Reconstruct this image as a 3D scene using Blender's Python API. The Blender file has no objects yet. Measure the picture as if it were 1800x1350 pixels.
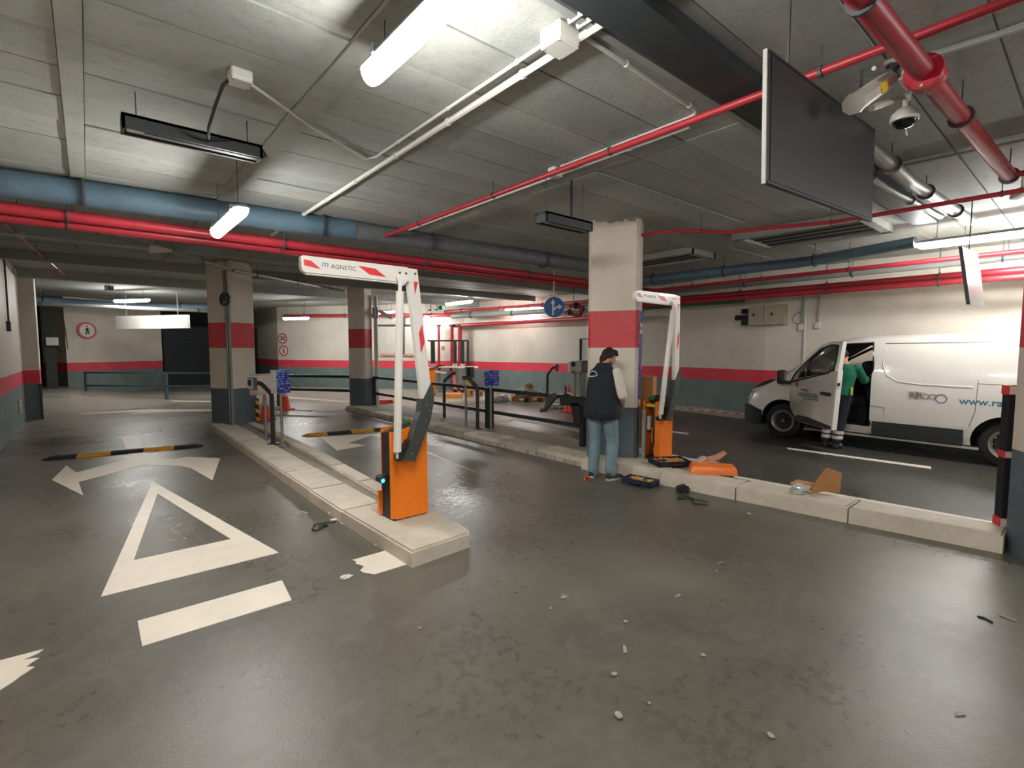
import bpy, bmesh, math, random
from mathutils import Vector, Matrix, Euler
random.seed(7)
C = bpy.context.scene.collection
SC = bpy.context.scene
PI = math.pi
# ---------------------------------------------------------------- camera, world, exposure
FPX, CX, CY, CAMH = 880.0, 900.0, 675.0, 1.72
PITCH = math.atan2(63, 880); HEAD = math.radians(40.2)
cam = bpy.data.cameras.new('camera'); cam.lens = 36 * FPX / 1800; cam.sensor_width = 36
cam.sensor_fit = 'HORIZONTAL'; cam.clip_start = 0.05; cam.clip_end = 200
camo = bpy.data.objects.new('camera', cam); C.objects.link(camo)
camo.location = (0, 0, CAMH); camo.rotation_euler = (PI / 2 - PITCH, 0, -HEAD)
SC.camera = camo
w = bpy.data.worlds.new('world'); SC.world = w; w.use_nodes = True
w.node_tree.nodes['Background'].inputs[0].default_value = (0.55, 0.6, 0.62, 1)
w.node_tree.nodes['Background'].inputs[1].default_value = 0.05
SC.view_settings.view_transform = 'Standard'; SC.view_settings.look = 'None'
SC.view_settings.gamma = 1; SC.view_settings.use_curve_mapping = False
SC.view_settings.exposure = 2.55
LAMP = 21.0          # emission of every lit tube
CEIL = 3.55

# ---------------------------------------------------------------- pixel -> place helpers
_F = Vector((math.sin(HEAD) * math.cos(PITCH), math.cos(HEAD) * math.cos(PITCH), -math.sin(PITCH)))
_R = Vector((math.cos(HEAD), -math.sin(HEAD), 0)); _U = _R.cross(_F); _C = Vector((0, 0, CAMH))
def ray(x, y): return _F + _R * ((x - CX) / FPX) + _U * ((CY - y) / FPX)
def G(x, y, z=0.0):
    d = ray(x, y); return _C + d * ((z - CAMH) / d.z)
def PX(x, y, X):
    d = ray(x, y); return _C + d * (X / d.x)
def PY(x, y, Y):
    d = ray(x, y); return _C + d * (Y / d.y)
def PV(x, y, p0, ang):
    """point of the ray on the vertical plane through p0 whose horizontal direction has compass heading ang (deg from +Y to +X)"""
    n = Vector((math.cos(math.radians(ang)), -math.sin(math.radians(ang)), 0)); d = ray(x, y)
    return _C + d * ((Vector(p0) - _C).dot(n) / d.dot(n))
def hd(a): a = math.radians(a); return Vector((math.sin(a), math.cos(a), 0))

# ---------------------------------------------------------------- materials
def lin(h):
    h = h.lstrip('#'); r = [int(h[i:i + 2], 16) / 255 for i in (0, 2, 4)]
    return tuple(c / 12.92 if c <= .04045 else ((c + .055) / 1.055) ** 2.4 for c in r) + (1,)
class NT:
    def __init__(s, name):
        s.m = bpy.data.materials.new(name); s.m.use_nodes = True; s.t = s.m.node_tree; s.N = s.t.nodes; s.L = s.t.links
        s.b = s.N['Principled BSDF']
    def n(s, t, **k):
        o = s.N.new(t)
        for a, v in k.items():
            if a in ('inputs',):
                for i, x in v.items(): o.inputs[i].default_value = x
            else: setattr(o, a, v)
        return o
    def l(s, a, b): s.L.new(a, b)
    def noise(s, vec, scale, detail=4, rough=.6, lo=.3, hi=.7, c0=0, c1=1):
        n = s.n('ShaderNodeTexNoise', inputs={'Scale': scale, 'Detail': detail, 'Roughness': rough}); s.l(vec, n.inputs['Vector'])
        m = s.n('ShaderNodeMapRange', inputs={1: lo, 2: hi, 3: c0, 4: c1}); s.l(n.outputs[0], m.inputs[0]); return m.outputs[0]
    def mix(s, f, a, b, blend='MIX'):
        m = s.n('ShaderNodeMix', data_type='RGBA', blend_type=blend)
        for i, x in ((0, f), (6, a), (7, b)):
            if hasattr(x, 'links'): s.l(x, m.inputs[i])
            else: m.inputs[i].default_value = x
        return m.outputs[2]
    def math(s, op, a, b=0.0, c=None):
        m = s.n('ShaderNodeMath', operation=op)
        for i, x in enumerate((a, b) + ((c,) if c is not None else ())):
            if hasattr(x, 'links'): s.l(x, m.inputs[i])
            else: m.inputs[i].default_value = x
        return m.outputs[0]
    def pos(s): return s.n('ShaderNodeNewGeometry').outputs['Position']
    def bump(s, h, strength=.3, dist=.01):
        b = s.n('ShaderNodeBump', inputs={'Strength': strength, 'Distance': dist}); s.l(h, b.inputs['Height']); s.l(b.outputs[0], s.b.inputs['Normal'])
MATS = {}
def mat(name, col, rough=.5, metal=0, var=.12, scale=6, bump=0, emit=0, alpha=1, trans=0, spec=None, coat=0):
    if name in MATS: return MATS[name]
    t = NT(name); c = lin(col) if isinstance(col, str) else col
    p = t.pos(); f = t.noise(p, scale, 5, .65, .25, .75)
    dark = tuple(x * (1 - var) for x in c[:3]) + (1,); lite = tuple(min(1, x * (1 + var)) for x in c[:3]) + (1,)
    t.l(t.mix(f, dark, lite), t.b.inputs['Base Color'])
    t.b.inputs['Roughness'].default_value = rough; t.b.inputs['Metallic'].default_value = metal
    if bump: t.bump(t.noise(p, scale * 8, 4), bump, .004)
    if emit: t.b.inputs['Emission Color'].default_value = c; t.b.inputs['Emission Strength'].default_value = emit
    if trans: t.b.inputs['Transmission Weight'].default_value = trans; t.b.inputs['IOR'].default_value = 1.3
    if alpha < 1: t.b.inputs['Alpha'].default_value = alpha
    if spec is not None: t.b.inputs['Specular IOR Level'].default_value = spec
    if coat: t.b.inputs['Coat Weight'].default_value = coat; t.b.inputs['Coat Roughness'].default_value = .05
    MATS[name] = t.m; return t.m

def floor_mat():
    t = NT('worn_floor'); p = t.pos()
    a = t.noise(p, .35, 6, .6, .35, .65); b = t.noise(p, 1.3, 9, .7, .3, .72); c = t.noise(p, 14, 6, .7, .35, .7)
    base = t.mix(a, lin('#4d493f'), lin('#68645a'))
    # worn wheel tracks: broad soft dark patches with coarse grain
    wear = t.math('MULTIPLY', t.noise(p, .42, 4, .55, .42, .70), t.noise(p, 2.6, 12, .78, .15, .85))
    base = t.mix(t.math('MULTIPLY', wear, 1.0), base, lin('#2b2a28'))
    base = t.mix(t.math('MULTIPLY', c, .3), base, lin('#7a766b'))
    sc = t.noise(p, 4.5, 12, .82, .52, .78); base = t.mix(t.math('MULTIPLY', sc, t.math('MULTIPLY', wear, .8)), base, lin('#a39d92'))
    # the van's lane and the zone in front of it were resurfaced darker and redder
    s = t.n('ShaderNodeSeparateXYZ'); t.l(p, s.inputs[0])
    mx = t.n('ShaderNodeMapRange', inputs={1: 6.15, 2: 6.25, 3: 0, 4: 1}); t.l(s.outputs[0], mx.inputs[0])
    my = t.n('ShaderNodeMapRange', inputs={1: 7.6, 2: 7.2, 3: 0, 4: 1}); t.l(s.outputs[1], my.inputs[0])
    lane = t.math('MULTIPLY', mx.outputs[0], my.outputs[0])
    base = t.mix(t.math('MULTIPLY', lane, .8), base, t.mix(b, lin('#3d3935'), lin('#2a2a2b')))
    # smoother pale concrete beyond the bars
    fy = t.n('ShaderNodeMapRange', inputs={1: 13.2, 2: 13.9, 3: 0, 4: 1}); t.l(t.math('ADD', s.outputs[1], t.math('MULTIPLY', t.noise(p, .8, 3), .9)), fy.inputs[0])
    base = t.mix(t.math('MULTIPLY', fy.outputs[0], .7), base, lin('#a19b8e'))
    t.l(base, t.b.inputs['Base Color'])
    r = t.noise(p, .7, 5, .55, .3, .75, .18, .36); r2 = t.math('ADD', t.math('ADD', r, t.math('MULTIPLY', c, .1)), t.math('MULTIPLY', wear, .2)); t.l(r2, t.b.inputs['Roughness'])
    t.b.inputs['Specular IOR Level'].default_value = .62
    t.bump(t.noise(p, 70, 5, .7), .22, .0025)
    return t.m
def wall_mat():
    t = NT('banded_wall_paint'); p = t.pos(); s = t.n('ShaderNodeSeparateXYZ'); t.l(p, s.inputs[0]); z = s.outputs[2]
    wob = t.math('MULTIPLY', t.noise(p, 3, 2, .5, 0, 1, -.006, .006), 1); z = t.math('ADD', z, wob)
    white = t.mix(t.noise(p, 1.2, 6, .6), lin('#c6beb0'), lin('#d8d1c4')); red = t.mix(t.noise(p, 3, 4), lin('#d23446'), lin('#e04456'))
    grey = t.mix(t.noise(p, 2.5, 6), lin('#62706f'), lin('#748382'))
    c1 = t.mix(t.math('GREATER_THAN', z, .88), grey, red); c2 = t.mix(t.math('GREATER_THAN', z, 1.19), c1, white)
    t.l(c2, t.b.inputs['Base Color']); t.b.inputs['Roughness'].default_value = .55
    t.bump(t.noise(p, 30, 4), .12, .003); return t.m
def pillar_mat():
    t = NT('banded_pillar_paint'); p = t.pos(); s = t.n('ShaderNodeSeparateXYZ'); t.l(p, s.inputs[0]); z = s.outputs[2]
    white = t.mix(t.noise(p, 1.5, 6, .6), lin('#c9bdad'), lin('#d9cfbf')); red = t.mix(t.noise(p, 3, 4), lin('#c23a40'), lin('#cf474b'))
    grey = t.mix(t.noise(p, 2.5, 6), lin('#4c5860'), lin('#5d6a70')); conc = t.mix(t.noise(p, 6, 8, .7), lin('#6f6a62'), lin('#a39a8c'))
    c1 = t.mix(t.math('GREATER_THAN', z, .875), grey, white); c2 = t.mix(t.math('GREATER_THAN', z, 1.725), c1, red); c3 = t.mix(t.math('GREATER_THAN', z, 2.25), c2, white)
    zz = t.math('ADD', z, t.noise(p, 7, 6, .7, .3, .7, -.06, .06)); c4 = t.mix(t.math('GREATER_THAN', zz, 3.5), c3, conc)
    t.l(c4, t.b.inputs['Base Color']); t.b.inputs['Roughness'].default_value = .5; t.bump(t.noise(p, 40, 4), .1, .003); return t.m
def ceil_mat():
    t = NT('board_marked_concrete'); p = t.pos(); oi = t.n('ShaderNodeObjectInfo')
    mp = t.n('ShaderNodeMapping', inputs={'Scale': (.25, 2.2, 1)}); t.l(p, mp.inputs[0])
    a = t.noise(p, .45, 5, .6, .35, .65); b = t.noise(mp.outputs[0], 1.6, 8, .75, .38, .68); c = t.noise(p, 9, 7, .75, .5, .72)
    base = t.mix(a, lin('#929a99'), lin('#aeb2ac')); base = t.mix(t.math('MULTIPLY', b, .55), base, lin('#c4c1b4'))
    base = t.mix(t.math('MULTIPLY', t.noise(mp.outputs[0], 3.2, 8, .8, .55, .75), .55), base, lin('#5f605b'))
    base = t.mix(t.math('MULTIPLY', c, .35), base, lin('#666660'))
    rnd = t.n('ShaderNodeMapRange', inputs={1: 0, 2: 1, 3: .0, 4: .3}); t.l(oi.outputs['Random'], rnd.inputs[0])
    base = t.mix(rnd.outputs[0], base, lin('#6c6e69'))
    t.l(base, t.b.inputs['Base Color']); t.b.inputs['Roughness'].default_value = .75
    t.bump(t.math('ADD', b, t.noise(p, 40, 5, .7)), .35, .006); return t.m
def conc_mat(name, a, b, rough=.7):
    t = NT(name); p = t.pos(); oi = t.n('ShaderNodeObjectInfo')
    base = t.mix(t.noise(p, 2.2, 8, .7, .35, .65), lin(a), lin(b)); rnd = t.n('ShaderNodeMapRange', inputs={1: 0, 2: 1, 3: 0, 4: .25}); t.l(oi.outputs['Random'], rnd.inputs[0])
    base = t.mix(rnd.outputs[0], base, tuple(x * .72 for x in lin(a)[:3]) + (1,)); base = t.mix(t.math('MULTIPLY', t.noise(p, 18, 7, .8, .58, .72), .45), base, lin('#4a463e'))
    t.l(base, t.b.inputs['Base Color']); t.b.inputs['Roughness'].default_value = rough; t.bump(t.noise(p, 35, 6, .7), .35, .006); return t.m
def paint_mat(name, col):
    t = NT(name); p = t.pos(); base = t.mix(t.noise(p, 4, 7, .7, .35, .7), lin(col), tuple(x * .86 for x in lin(col)[:3]) + (1,))
    base = t.mix(t.math('MULTIPLY', t.noise(p, 11, 8, .8, .62, .72), .5), base, lin('#77736a')); t.l(base, t.b.inputs['Base Color'])
    t.b.inputs['Roughness'].default_value = .42; t.bump(t.noise(p, 55, 4), .15, .003); return t.m
def stripe_mat(name, c0, c1, freq, tilt=1.0, axis=2):
    t = NT(name); p = t.pos(); s = t.n('ShaderNodeSeparateXYZ'); t.l(p, s.inputs[0])
    u = t.math('ADD', t.math('ADD', s.outputs[0], t.math('MULTIPLY', s.outputs[1], -1)), t.math('MULTIPLY', s.outputs[2], tilt))
    f = t.math('GREATER_THAN', t.math('FRACT', t.math('MULTIPLY', u, freq)), .5)
    t.l(t.mix(f, lin(c0), lin(c1)), t.b.inputs['Base Color']); t.b.inputs['Roughness'].default_value = .5; MATS[name] = t.m; return t.m

M_FLOOR, M_WALL, M_PILLAR, M_CEIL = floor_mat(), wall_mat(), pillar_mat(), ceil_mat()
M_KERB = conc_mat('pale_kerb_concrete', '#b9b0a0', '#d6ccba'); M_FILL = conc_mat('kerb_fill_concrete', '#7d766a', '#9b9284'); M_KERB2 = conc_mat('dirty_kerb', '#9a9184', '#bab09f')
M_LINE = paint_mat('road_paint_white', '#e6dccb')
ORANGE = mat('orange_enamel', '#f07d0c', .38, var=.04, coat=.3); BLACKP = mat('black_plastic', '#1d1f20', .5); DGREY = mat('dark_grey_casting', '#3b403d', .45)
WHITEP = mat('white_lacquer', '#dedad2', .3, var=.03, coat=.3); REDREF = mat('red_reflective', '#d8393f', .4, var=.05); REDPIPE = mat('red_pipe_paint', '#a62c36', .38, var=.15)
GALV = mat('galvanised_steel', '#9aa09e', .4, .6, .15); GREYPVC = mat('grey_pvc', '#8d908d', .45); WHITEPVC = mat('white_pvc', '#c9c8c0', .45, var=.06)
BLACKM = mat('black_painted_steel', '#20262a', .42); STEEL = mat('brushed_steel', '#a8a49c', .32, .9, .1, 30); DARKM = mat('dark_metal', '#2f3638', .5)
BLUEDUCT = mat('blue_grey_duct', '#5a7282', .45, var=.25, scale=3); CARD = mat('cardboard', '#b58250', .8, var=.1); GLASSD = mat('dark_glass', '#0d1210', .06, spec=.8)
SCREEN = mat('screen_black', '#1b2021', .45, var=.05); TUBE = mat('lamp_diffuser', (1, .985, .955, 1), .4, var=0, emit=LAMP); NAVY = mat('navy_cloth', '#151b27', .85, var=.25, scale=12, bump=.4)
# ---------------------------------------------------------------- mesh building helpers
class MB:
    def __init__(s): s.v = []; s.f = []; s.mi = []; s.cur = 0
    def add(s, vs, fs):
        o = len(s.v); s.v += [Vector(v) for v in vs]; s.f += [tuple(i + o for i in f) for f in fs]; s.mi += [s.cur] * len(fs); return s
    def box(s, c, d, rz=0, rx=0, ry=0, bev=0):
        x, y, z = d[0] / 2, d[1] / 2, d[2] / 2
        R = Euler((rx, ry, rz)).to_matrix(); c = Vector(c)
        if bev and bev < min(x, y, z) * .95:
            b = bev; vs = []; fs = []
            bm = bmesh.new(); bmesh.ops.create_cube(bm, size=1)
            for v in bm.verts: v.co = Vector((v.co.x * 2 * x, v.co.y * 2 * y, v.co.z * 2 * z))
            bmesh.ops.bevel(bm, geom=bm.edges[:], offset=b, segments=2, affect='EDGES', profile=.5)
            bm.verts.index_update(); vs = [c + R @ v.co for v in bm.verts]; fs = [[v.index for v in f.verts] for f in bm.faces]; bm.free()
            return s.add(vs, fs)
        vs = [c + R @ Vector((a * x, b * y, e * z)) for a in (-1, 1) for b in (-1, 1) for e in (-1, 1)]
        return s.add(vs, [(0, 1, 3, 2), (4, 6, 7, 5), (0, 4, 5, 1), (2, 3, 7, 6), (0, 2, 6, 4), (1, 5, 7, 3)])
    def hexa(s, p):      # 8 points: bottom loop 4, top loop 4
        return s.add(p, [(3, 2, 1, 0), (4, 5, 6, 7), (0, 1, 5, 4), (1, 2, 6, 5), (2, 3, 7, 6), (3, 0, 4, 7)])
    def prism(s, poly, off):   # planar polygon extruded by vector off
        n = len(poly); poly = [Vector(p) for p in poly]; off = Vector(off)
        vs = poly + [p + off for p in poly]; fs = [tuple(range(n))[::-1], tuple(range(n, 2 * n))] + [(i, (i + 1) % n, n + (i + 1) % n, n + i) for i in range(n)]
        return s.add(vs, fs)
    def tube(s, path, r, seg=10, cap=True, closed=False):
        P = [Vector(p) for p in path]; n = len(P); rs = r if isinstance(r, (list, tuple)) else [r] * n
        rings = []; prev = None
        for i in range(n):
            a = P[(i - 1) % n] if (i or closed) else P[i]; b = P[(i + 1) % n] if (i < n - 1 or closed) else P[i]
            t = (b - a)
            t = t.normalized() if t.length > 1e-9 else Vector((0, 0, 1))
            if prev is None: u = t.orthogonal().normalized()
            else:
                u = prev - t * prev.dot(t); u = u.normalized() if u.length > 1e-6 else t.orthogonal().normalized()
            prev = u; v = t.cross(u); k = 1.0
            if 0 < i < n - 1:
                d1 = (P[i] - P[i - 1]).normalized(); d2 = (P[i + 1] - P[i]).normalized(); k = min(1.5, 1 / max(.5, math.sqrt(max(0, (1 + d1.dot(d2)) / 2))))
            rings.append([P[i] + (u * math.cos(2 * PI * j / seg) + v * math.sin(2 * PI * j / seg)) * rs[i] * (1 if k == 1 else (1 + k) / 2) for j in range(seg)])
        vs = [p for R in rings for p in R]; fs = []
        for i in range(n - 1 if not closed else n):
            i2 = (i + 1) % n
            for j in range(seg): fs.append((i * seg + j, i * seg + (j + 1) % seg, i2 * seg + (j + 1) % seg, i2 * seg + j))
        if cap and not closed: fs += [tuple(range(seg))[::-1], tuple((n - 1) * seg + j for j in range(seg))]
        return s.add(vs, fs)
    def cyl(s, a, b, r, seg=16, r2=None): return s.tube([a, b], [r, r if r2 is None else r2], seg)
    def lathe(s, prof, c=(0, 0, 0), seg=20, axis='z', cap=True):
        c = Vector(c); vs = []
        for r, h in prof:
            for j in range(seg):
                a = 2 * PI * j / seg; q = (r * math.cos(a), r * math.sin(a), h)
                if axis == 'x': q = (h, r * math.cos(a), r * math.sin(a))
                if axis == 'y': q = (r * math.sin(a), h, r * math.cos(a))
                vs.append(c + Vector(q))
        fs = [(i * seg + j, i * seg + (j + 1) % seg, (i + 1) * seg + (j + 1) % seg, (i + 1) * seg + j) for i in range(len(prof) - 1) for j in range(seg)]
        if cap and prof[0][0] > 1e-6: fs.append(tuple(range(seg))[::-1])
        if cap and prof[-1][0] > 1e-6: fs.append(tuple((len(prof) - 1) * seg + j for j in range(seg)))
        return s.add(vs, fs)
    def sphere(s, c, r, seg=16, rings=10, sc=(1, 1, 1)):
        c = Vector(c); vs = [c + Vector((0, 0, r * sc[2]))]
        for i in range(1, rings):
            a = PI * i / rings
            for j in range(seg):
                b = 2 * PI * j / seg; vs.append(c + Vector((r * sc[0] * math.sin(a) * math.cos(b), r * sc[1] * math.sin(a) * math.sin(b), r * sc[2] * math.cos(a))))
        vs.append(c - Vector((0, 0, r * sc[2]))); L = len(vs) - 1; fs = [(0, 1 + j, 1 + (j + 1) % seg) for j in range(seg)]
        for i in range(rings - 2):
            for j in range(seg): a = 1 + i * seg; fs.append((a + j, a + seg + j, a + seg + (j + 1) % seg, a + (j + 1) % seg))
        a = 1 + (rings - 2) * seg; fs += [(a + (j + 1) % seg, a + j, L) for j in range(seg)]
        return s.add(vs, fs)
    def loft(s, secs, closed=True, cap=True):
        n = len(secs[0]); vs = [p for q in secs for p in q]; fs = []
        for i in range(len(secs) - 1):
            for j in range(n if closed else n - 1): fs.append((i * n + j, i * n + (j + 1) % n, (i + 1) * n + (j + 1) % n, (i + 1) * n + j))
        if cap: fs += [tuple(range(n))[::-1], tuple((len(secs) - 1) * n + j for j in range(n))]
        return s.add(vs, fs)
    def mesh(s, name, mats, smooth=False):
        me = bpy.data.meshes.new(name); me.from_pydata([tuple(v) for v in s.v], [], s.f)
        mats = mats if isinstance(mats, (list, tuple)) else [mats]
        for m in mats: me.materials.append(m)
        me.polygons.foreach_set('material_index', s.mi)
        bm = bmesh.new(); bm.from_mesh(me); bmesh.ops.recalc_face_normals(bm, faces=bm.faces[:]); bm.to_mesh(me); bm.free()
        if smooth: smooth_by_angle(me)
        me.update(); return me
    def build(s, name, mats, parent=None, smooth=False, world=False):
        if parent is not None and world:
            inv = parent.matrix_basis.inverted(); s.v = [inv @ v for v in s.v]
        o = bpy.data.objects.new(name, s.mesh(name, mats, smooth)); C.objects.link(o)
        if parent is not None: o.parent = parent
        return o
def smooth_by_angle(me, ang=40):
    bm = bmesh.new(); bm.from_mesh(me); a = math.radians(ang)
    for f in bm.faces: f.smooth = True
    for e in bm.edges: e.smooth = not (len(e.link_faces) == 2 and e.calc_face_angle(0) > a)
    bm.to_mesh(me); bm.free()
def tag(o, label=None, cat=None, group=None, kind=None):
    if label: o['label'] = label
    if cat: o['category'] = cat
    if group: o['group'] = group
    if kind: o['kind'] = kind
    return o
def thing(name, label, cat, loc=(0, 0, 0), rz=0, group=None):
    o = bpy.data.objects.new(name, None); C.objects.link(o); o.empty_display_size = .1
    o.matrix_basis = Matrix.Translation(Vector(loc)) @ Matrix.Rotation(rz, 4, 'Z')
    return tag(o, label, cat, group)
def copy_tree(o, parent=None):
    c = o.copy(); C.objects.link(c); c.parent = parent
    for ch in list(o.children): copy_tree(ch, c)
    return c
def part(name, mats, parent, fn, smooth=False, world=False):
    m = MB(); fn(m); return m.build(name, mats, parent, smooth, world)
def text_mesh(s, size, mat_, name, parent, M, extrude=.0015, shear=0, sx=1.0, align='CENTER', bold=0):
    cu = bpy.data.curves.new(name, 'FONT'); cu.body = s; cu.size = size; cu.extrude = extrude; cu.align_x = align; cu.align_y = 'CENTER'; cu.shear = shear; cu.resolution_u = 3; cu.offset = bold
    ob = bpy.data.objects.new(name, cu); C.objects.link(ob); dg = bpy.context.evaluated_depsgraph_get(); dg.update()
    me = bpy.data.meshes.new_from_object(ob.evaluated_get(dg)); bpy.data.objects.remove(ob); bpy.data.curves.remove(cu)
    me.transform(M @ Matrix.Diagonal((sx, 1, 1, 1))); me.materials.clear(); me.materials.append(mat_)
    o = bpy.data.objects.new(name, me); C.objects.link(o)
    if parent is not None: o.parent = parent
    return o
def frame(origin, xdir, ydir):
    """matrix that lays text (x along xdir, y along ydir) at origin, facing xdir x ydir"""
    x = Vector(xdir).normalized(); y = Vector(ydir).normalized(); z = x.cross(y); m = Matrix((x, y, z)).transposed().to_4x4(); m.translation = Vector(origin); return m
def arc(c, r, a0, a1, n, u=(1, 0, 0), v=(0, 0, 1)):
    c, u, v = Vector(c), Vector(u), Vector(v)
    return [c + u * r * math.cos(a0 + (a1 - a0) * i / n) + v * r * math.sin(a0 + (a1 - a0) * i / n) for i in range(n + 1)]
def struct(o, label=None): o['kind'] = 'structure'; return tag(o, label)

# ---------------------------------------------------------------- the setting
m = MB(); m.box((3, 12, -.1), (30, 44, .2)); o = struct(m.build('floor', M_FLOOR), 'worn dark grey garage floor')
# hump of the ramp behind the left wall
m = MB(); nx, ny = 16, 14; vs = []
for j in range(ny + 1):
    for i in range(nx + 1):
        X = -6 + 8.0 * i / nx; Y = 17.3 + 7.2 * j / ny
        sx = min(1, max(0, (1.6 - X) / 2.6)); sy = min(1, max(0, (Y - 17.3) / 4)); e = .34 * (sx * sx * (3 - 2 * sx)) * (sy * sy * (3 - 2 * sy)); vs.append((X, Y, e + .004))
m.add(vs, [(j * (nx + 1) + i, j * (nx + 1) + i + 1, (j + 1) * (nx + 1) + i + 1, (j + 1) * (nx + 1) + i) for j in range(ny) for i in range(nx)])
o = struct(m.build('floor_ramp', M_FLOOR, smooth=True), 'low hump of the ramp in the floor')
# ceiling slab and the board marks cast into it
m = MB(); m.box((3, 12, CEIL + .16), (30, 44, .3)); ceiling = struct(m.build('ceiling', M_CEIL), 'board-marked concrete ceiling')
bmesh_cache = {}
def board(x0, x1, y0, y1, drop):
    m = MB(); m.box(((x0 + x1) / 2, (y0 + y1) / 2, CEIL + .01 - drop / 2), (x1 - x0, y1 - y0 - .012, .02 + drop)); m.build('ceiling_board', M_CEIL, ceiling)
y = -3.0
while y < 15:
    for x0, x1 in ((-1.2, -.06), (.06, 1.28), (1.46, 4.1), (4.1, 8.3), (8.3, 12.4)):
        board(x0 + .005, x1 - .005, y, y + .5, random.choice((0, .004, .008, .012)))
    y += .5
for x0, x1, d in ((-.06, .06, .022), (1.28, 1.46, .03)):   # ribs along the lane
    part('ceiling_rib', M_CEIL, ceiling, lambda m: m.box(((x0 + x1) / 2, 6, CEIL - d / 2), (x1 - x0, 18.2, d)))
def wall(name, pts, z0=0, z1=CEIL + .02, th=.25, mats=None, label=None):
    """vertical wall along a polyline; body on the right-hand side of the walking direction"""
    m = MB(); P = [Vector((p[0], p[1], 0)) for p in pts]; outer = []
    for i, p in enumerate(P):
        ds = []
        if i: ds.append((p - P[i - 1]).normalized())
        if i < len(P) - 1: ds.append((P[i + 1] - p).normalized())
        nn = Vector((0, 0, 0))
        for d in ds: nn += Vector((d.y, -d.x, 0))
        nn.normalize(); k = 1 / max(.4, nn.dot(Vector((ds[0].y, -ds[0].x, 0)))); outer.append(p + nn * th * k)
    loop = P + outer[::-1]
    m.prism([(p.x, p.y, z0) for p in loop], (0, 0, z1 - z0)); return struct(m.build(name, mats or M_WALL), label)
wall('wall_left', [(-1.2, 16.6), (-1.2, -9)], label='long left wall with grey dado and red stripe')
m = MB(); m.box((-1.15, 16.85, CEIL / 2), (.46, .5, CEIL)); struct(m.build('wall_left_pier', M_WALL), 'pier at the end of the left wall')
m = MB(); m.box((-.92, 16.59, .43), (.05, .06, .86)); struct(m.build('trim_1', mat('pier_guard', '#39474b', .6)), 'dark corner guard on the pier')
wall('wall_back_left', [(-1.3, 25.6), (-.6, 24.1), (2.4, 25.8), (2.4, 29.5)][::-1], label='white wall with red stripe at the ramp')
wall('wall_sign', [(6.75, 29), (6.6, 24.3), (11.75, 16.9), (12.85, 11.3), (12.8, 7.8), (12.45, 5.3), (12.45, -9)][::-1], label='white wall with red stripe and grey dado')
wall('wall_rear', [(-1.2, -9), (12.5, -9)], label='rear wall')
wall('wall_far', [(-9, 30), (8, 30)][::-1], mats=mat('unlit_backwall', '#3a4446', .8))  # dark colour stands for the unlit space beyond the opening
wall('wall_far_left', [(-8.5, 16), (-8.5, 30)][::-1])
wall('wall_link', [(-8.5, 16.6), (-1.2, 16.6)][::-1], th=.2)
m = MB(); d = (Vector((6.7, 28.4, 0)) - Vector((2.5, 26.3, 0))); m.prism([(2.5, 26.4, 0), (6.7, 28.4, 0), (6.7, 28.5, 0), (2.5, 26.5, 0)], (0, 0, 2.7))
door = struct(m.build('opening_panel', mat('unlit_opening_dark', '#2b3638', .6)), 'dark slatted panel filling the unlit opening')  # stands in for an unlit opening; its shade is put into the colour
for k in range(13): part('slat', mat('unlit_opening_dark', '#2b3638', .6), door, lambda m: m.hexa([Vector((2.5, 26.39, .1 + k * .2)), Vector((6.7, 28.39, .1 + k * .2)), Vector((6.7, 28.42, .1 + k * .2)), Vector((2.5, 26.42, .1 + k * .2)), Vector((2.5, 26.37, .26 + k * .2)), Vector((6.7, 28.37, .26 + k * .2)), Vector((6.7, 28.42, .28 + k * .2)), Vector((2.5, 26.42, .28 + k * .2))]))
# low kerb along the right wall
wk = thing('kerb_line', 'low beige kerb running along the foot of the right wall', 'kerb', (12.3, 6, 0))
pp = [Vector(p + (0,)) for p in ((11.45, 17.0), (12.5, 11.3), (12.45, 7.8), (12.1, 5.3), (12.1, -2))]
for a, b in zip(pp, pp[1:]):
    n = max(1, int((b - a).length / 1.2)); dd = (b - a) / n; nn = Vector((-dd.y, dd.x, 0)).normalized() * .36
    if nn.x < 0: nn = -nn
    for k in range(n):
        p0 = a + dd * k + dd * .004; p1 = a + dd * (k + 1) - dd * .004
        MB().prism([p0, p1, p1 + nn, p0 + nn], (0, 0, .11)).build('kerb_stone', M_KERB2, wk, world=True)
# pillars, turned with the building's own grid
PA, PB = hd(60.2), hd(150.2)
def pillar(left, w_, d_, z0, label, ch=.045):
    L = Vector((left[0], left[1], 0)); c = [L, L + PB * w_, L + PB * w_ + PA * d_, L + PA * d_]; poly = []
    for i in range(4):
        a, b, e = c[i - 1], c[i], c[(i + 1) % 4]; poly += [b + (a - b).normalized() * ch, b + (e - b).normalized() * ch]
    o = thing('pillar', label, 'pillar', (L.x, L.y, 0)); MB().prism([(p.x, p.y, -.02) for p in poly], (0, 0, CEIL + .02)).build('shaft', M_PILLAR, o, world=True); return o
pilA = pillar((1.93, 12.25), .70, .60, 0, 'red-banded square pillar carrying a cable tray, at the far end of the low kerb island')
pilB = pillar((5.56, 13.72), .56, .40, 0, 'red-banded square pillar where the black guard rail of the long island starts')
pilC = pillar((5.54, 4.86), .72, .46, 0, 'red-banded square pillar with a blue poster on its side, beside the standing man')
pilD = pillar((5.53, .24), .80, .5, 0, 'square pillar with black foam corner guard at the island end, in front of the van')
# beams and channels
def beam(name, label, cat, c, d, mats, rz=0):
    o = MB().box(c, d, rz).build(name, mats); tag(o, label, cat); return o
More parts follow.
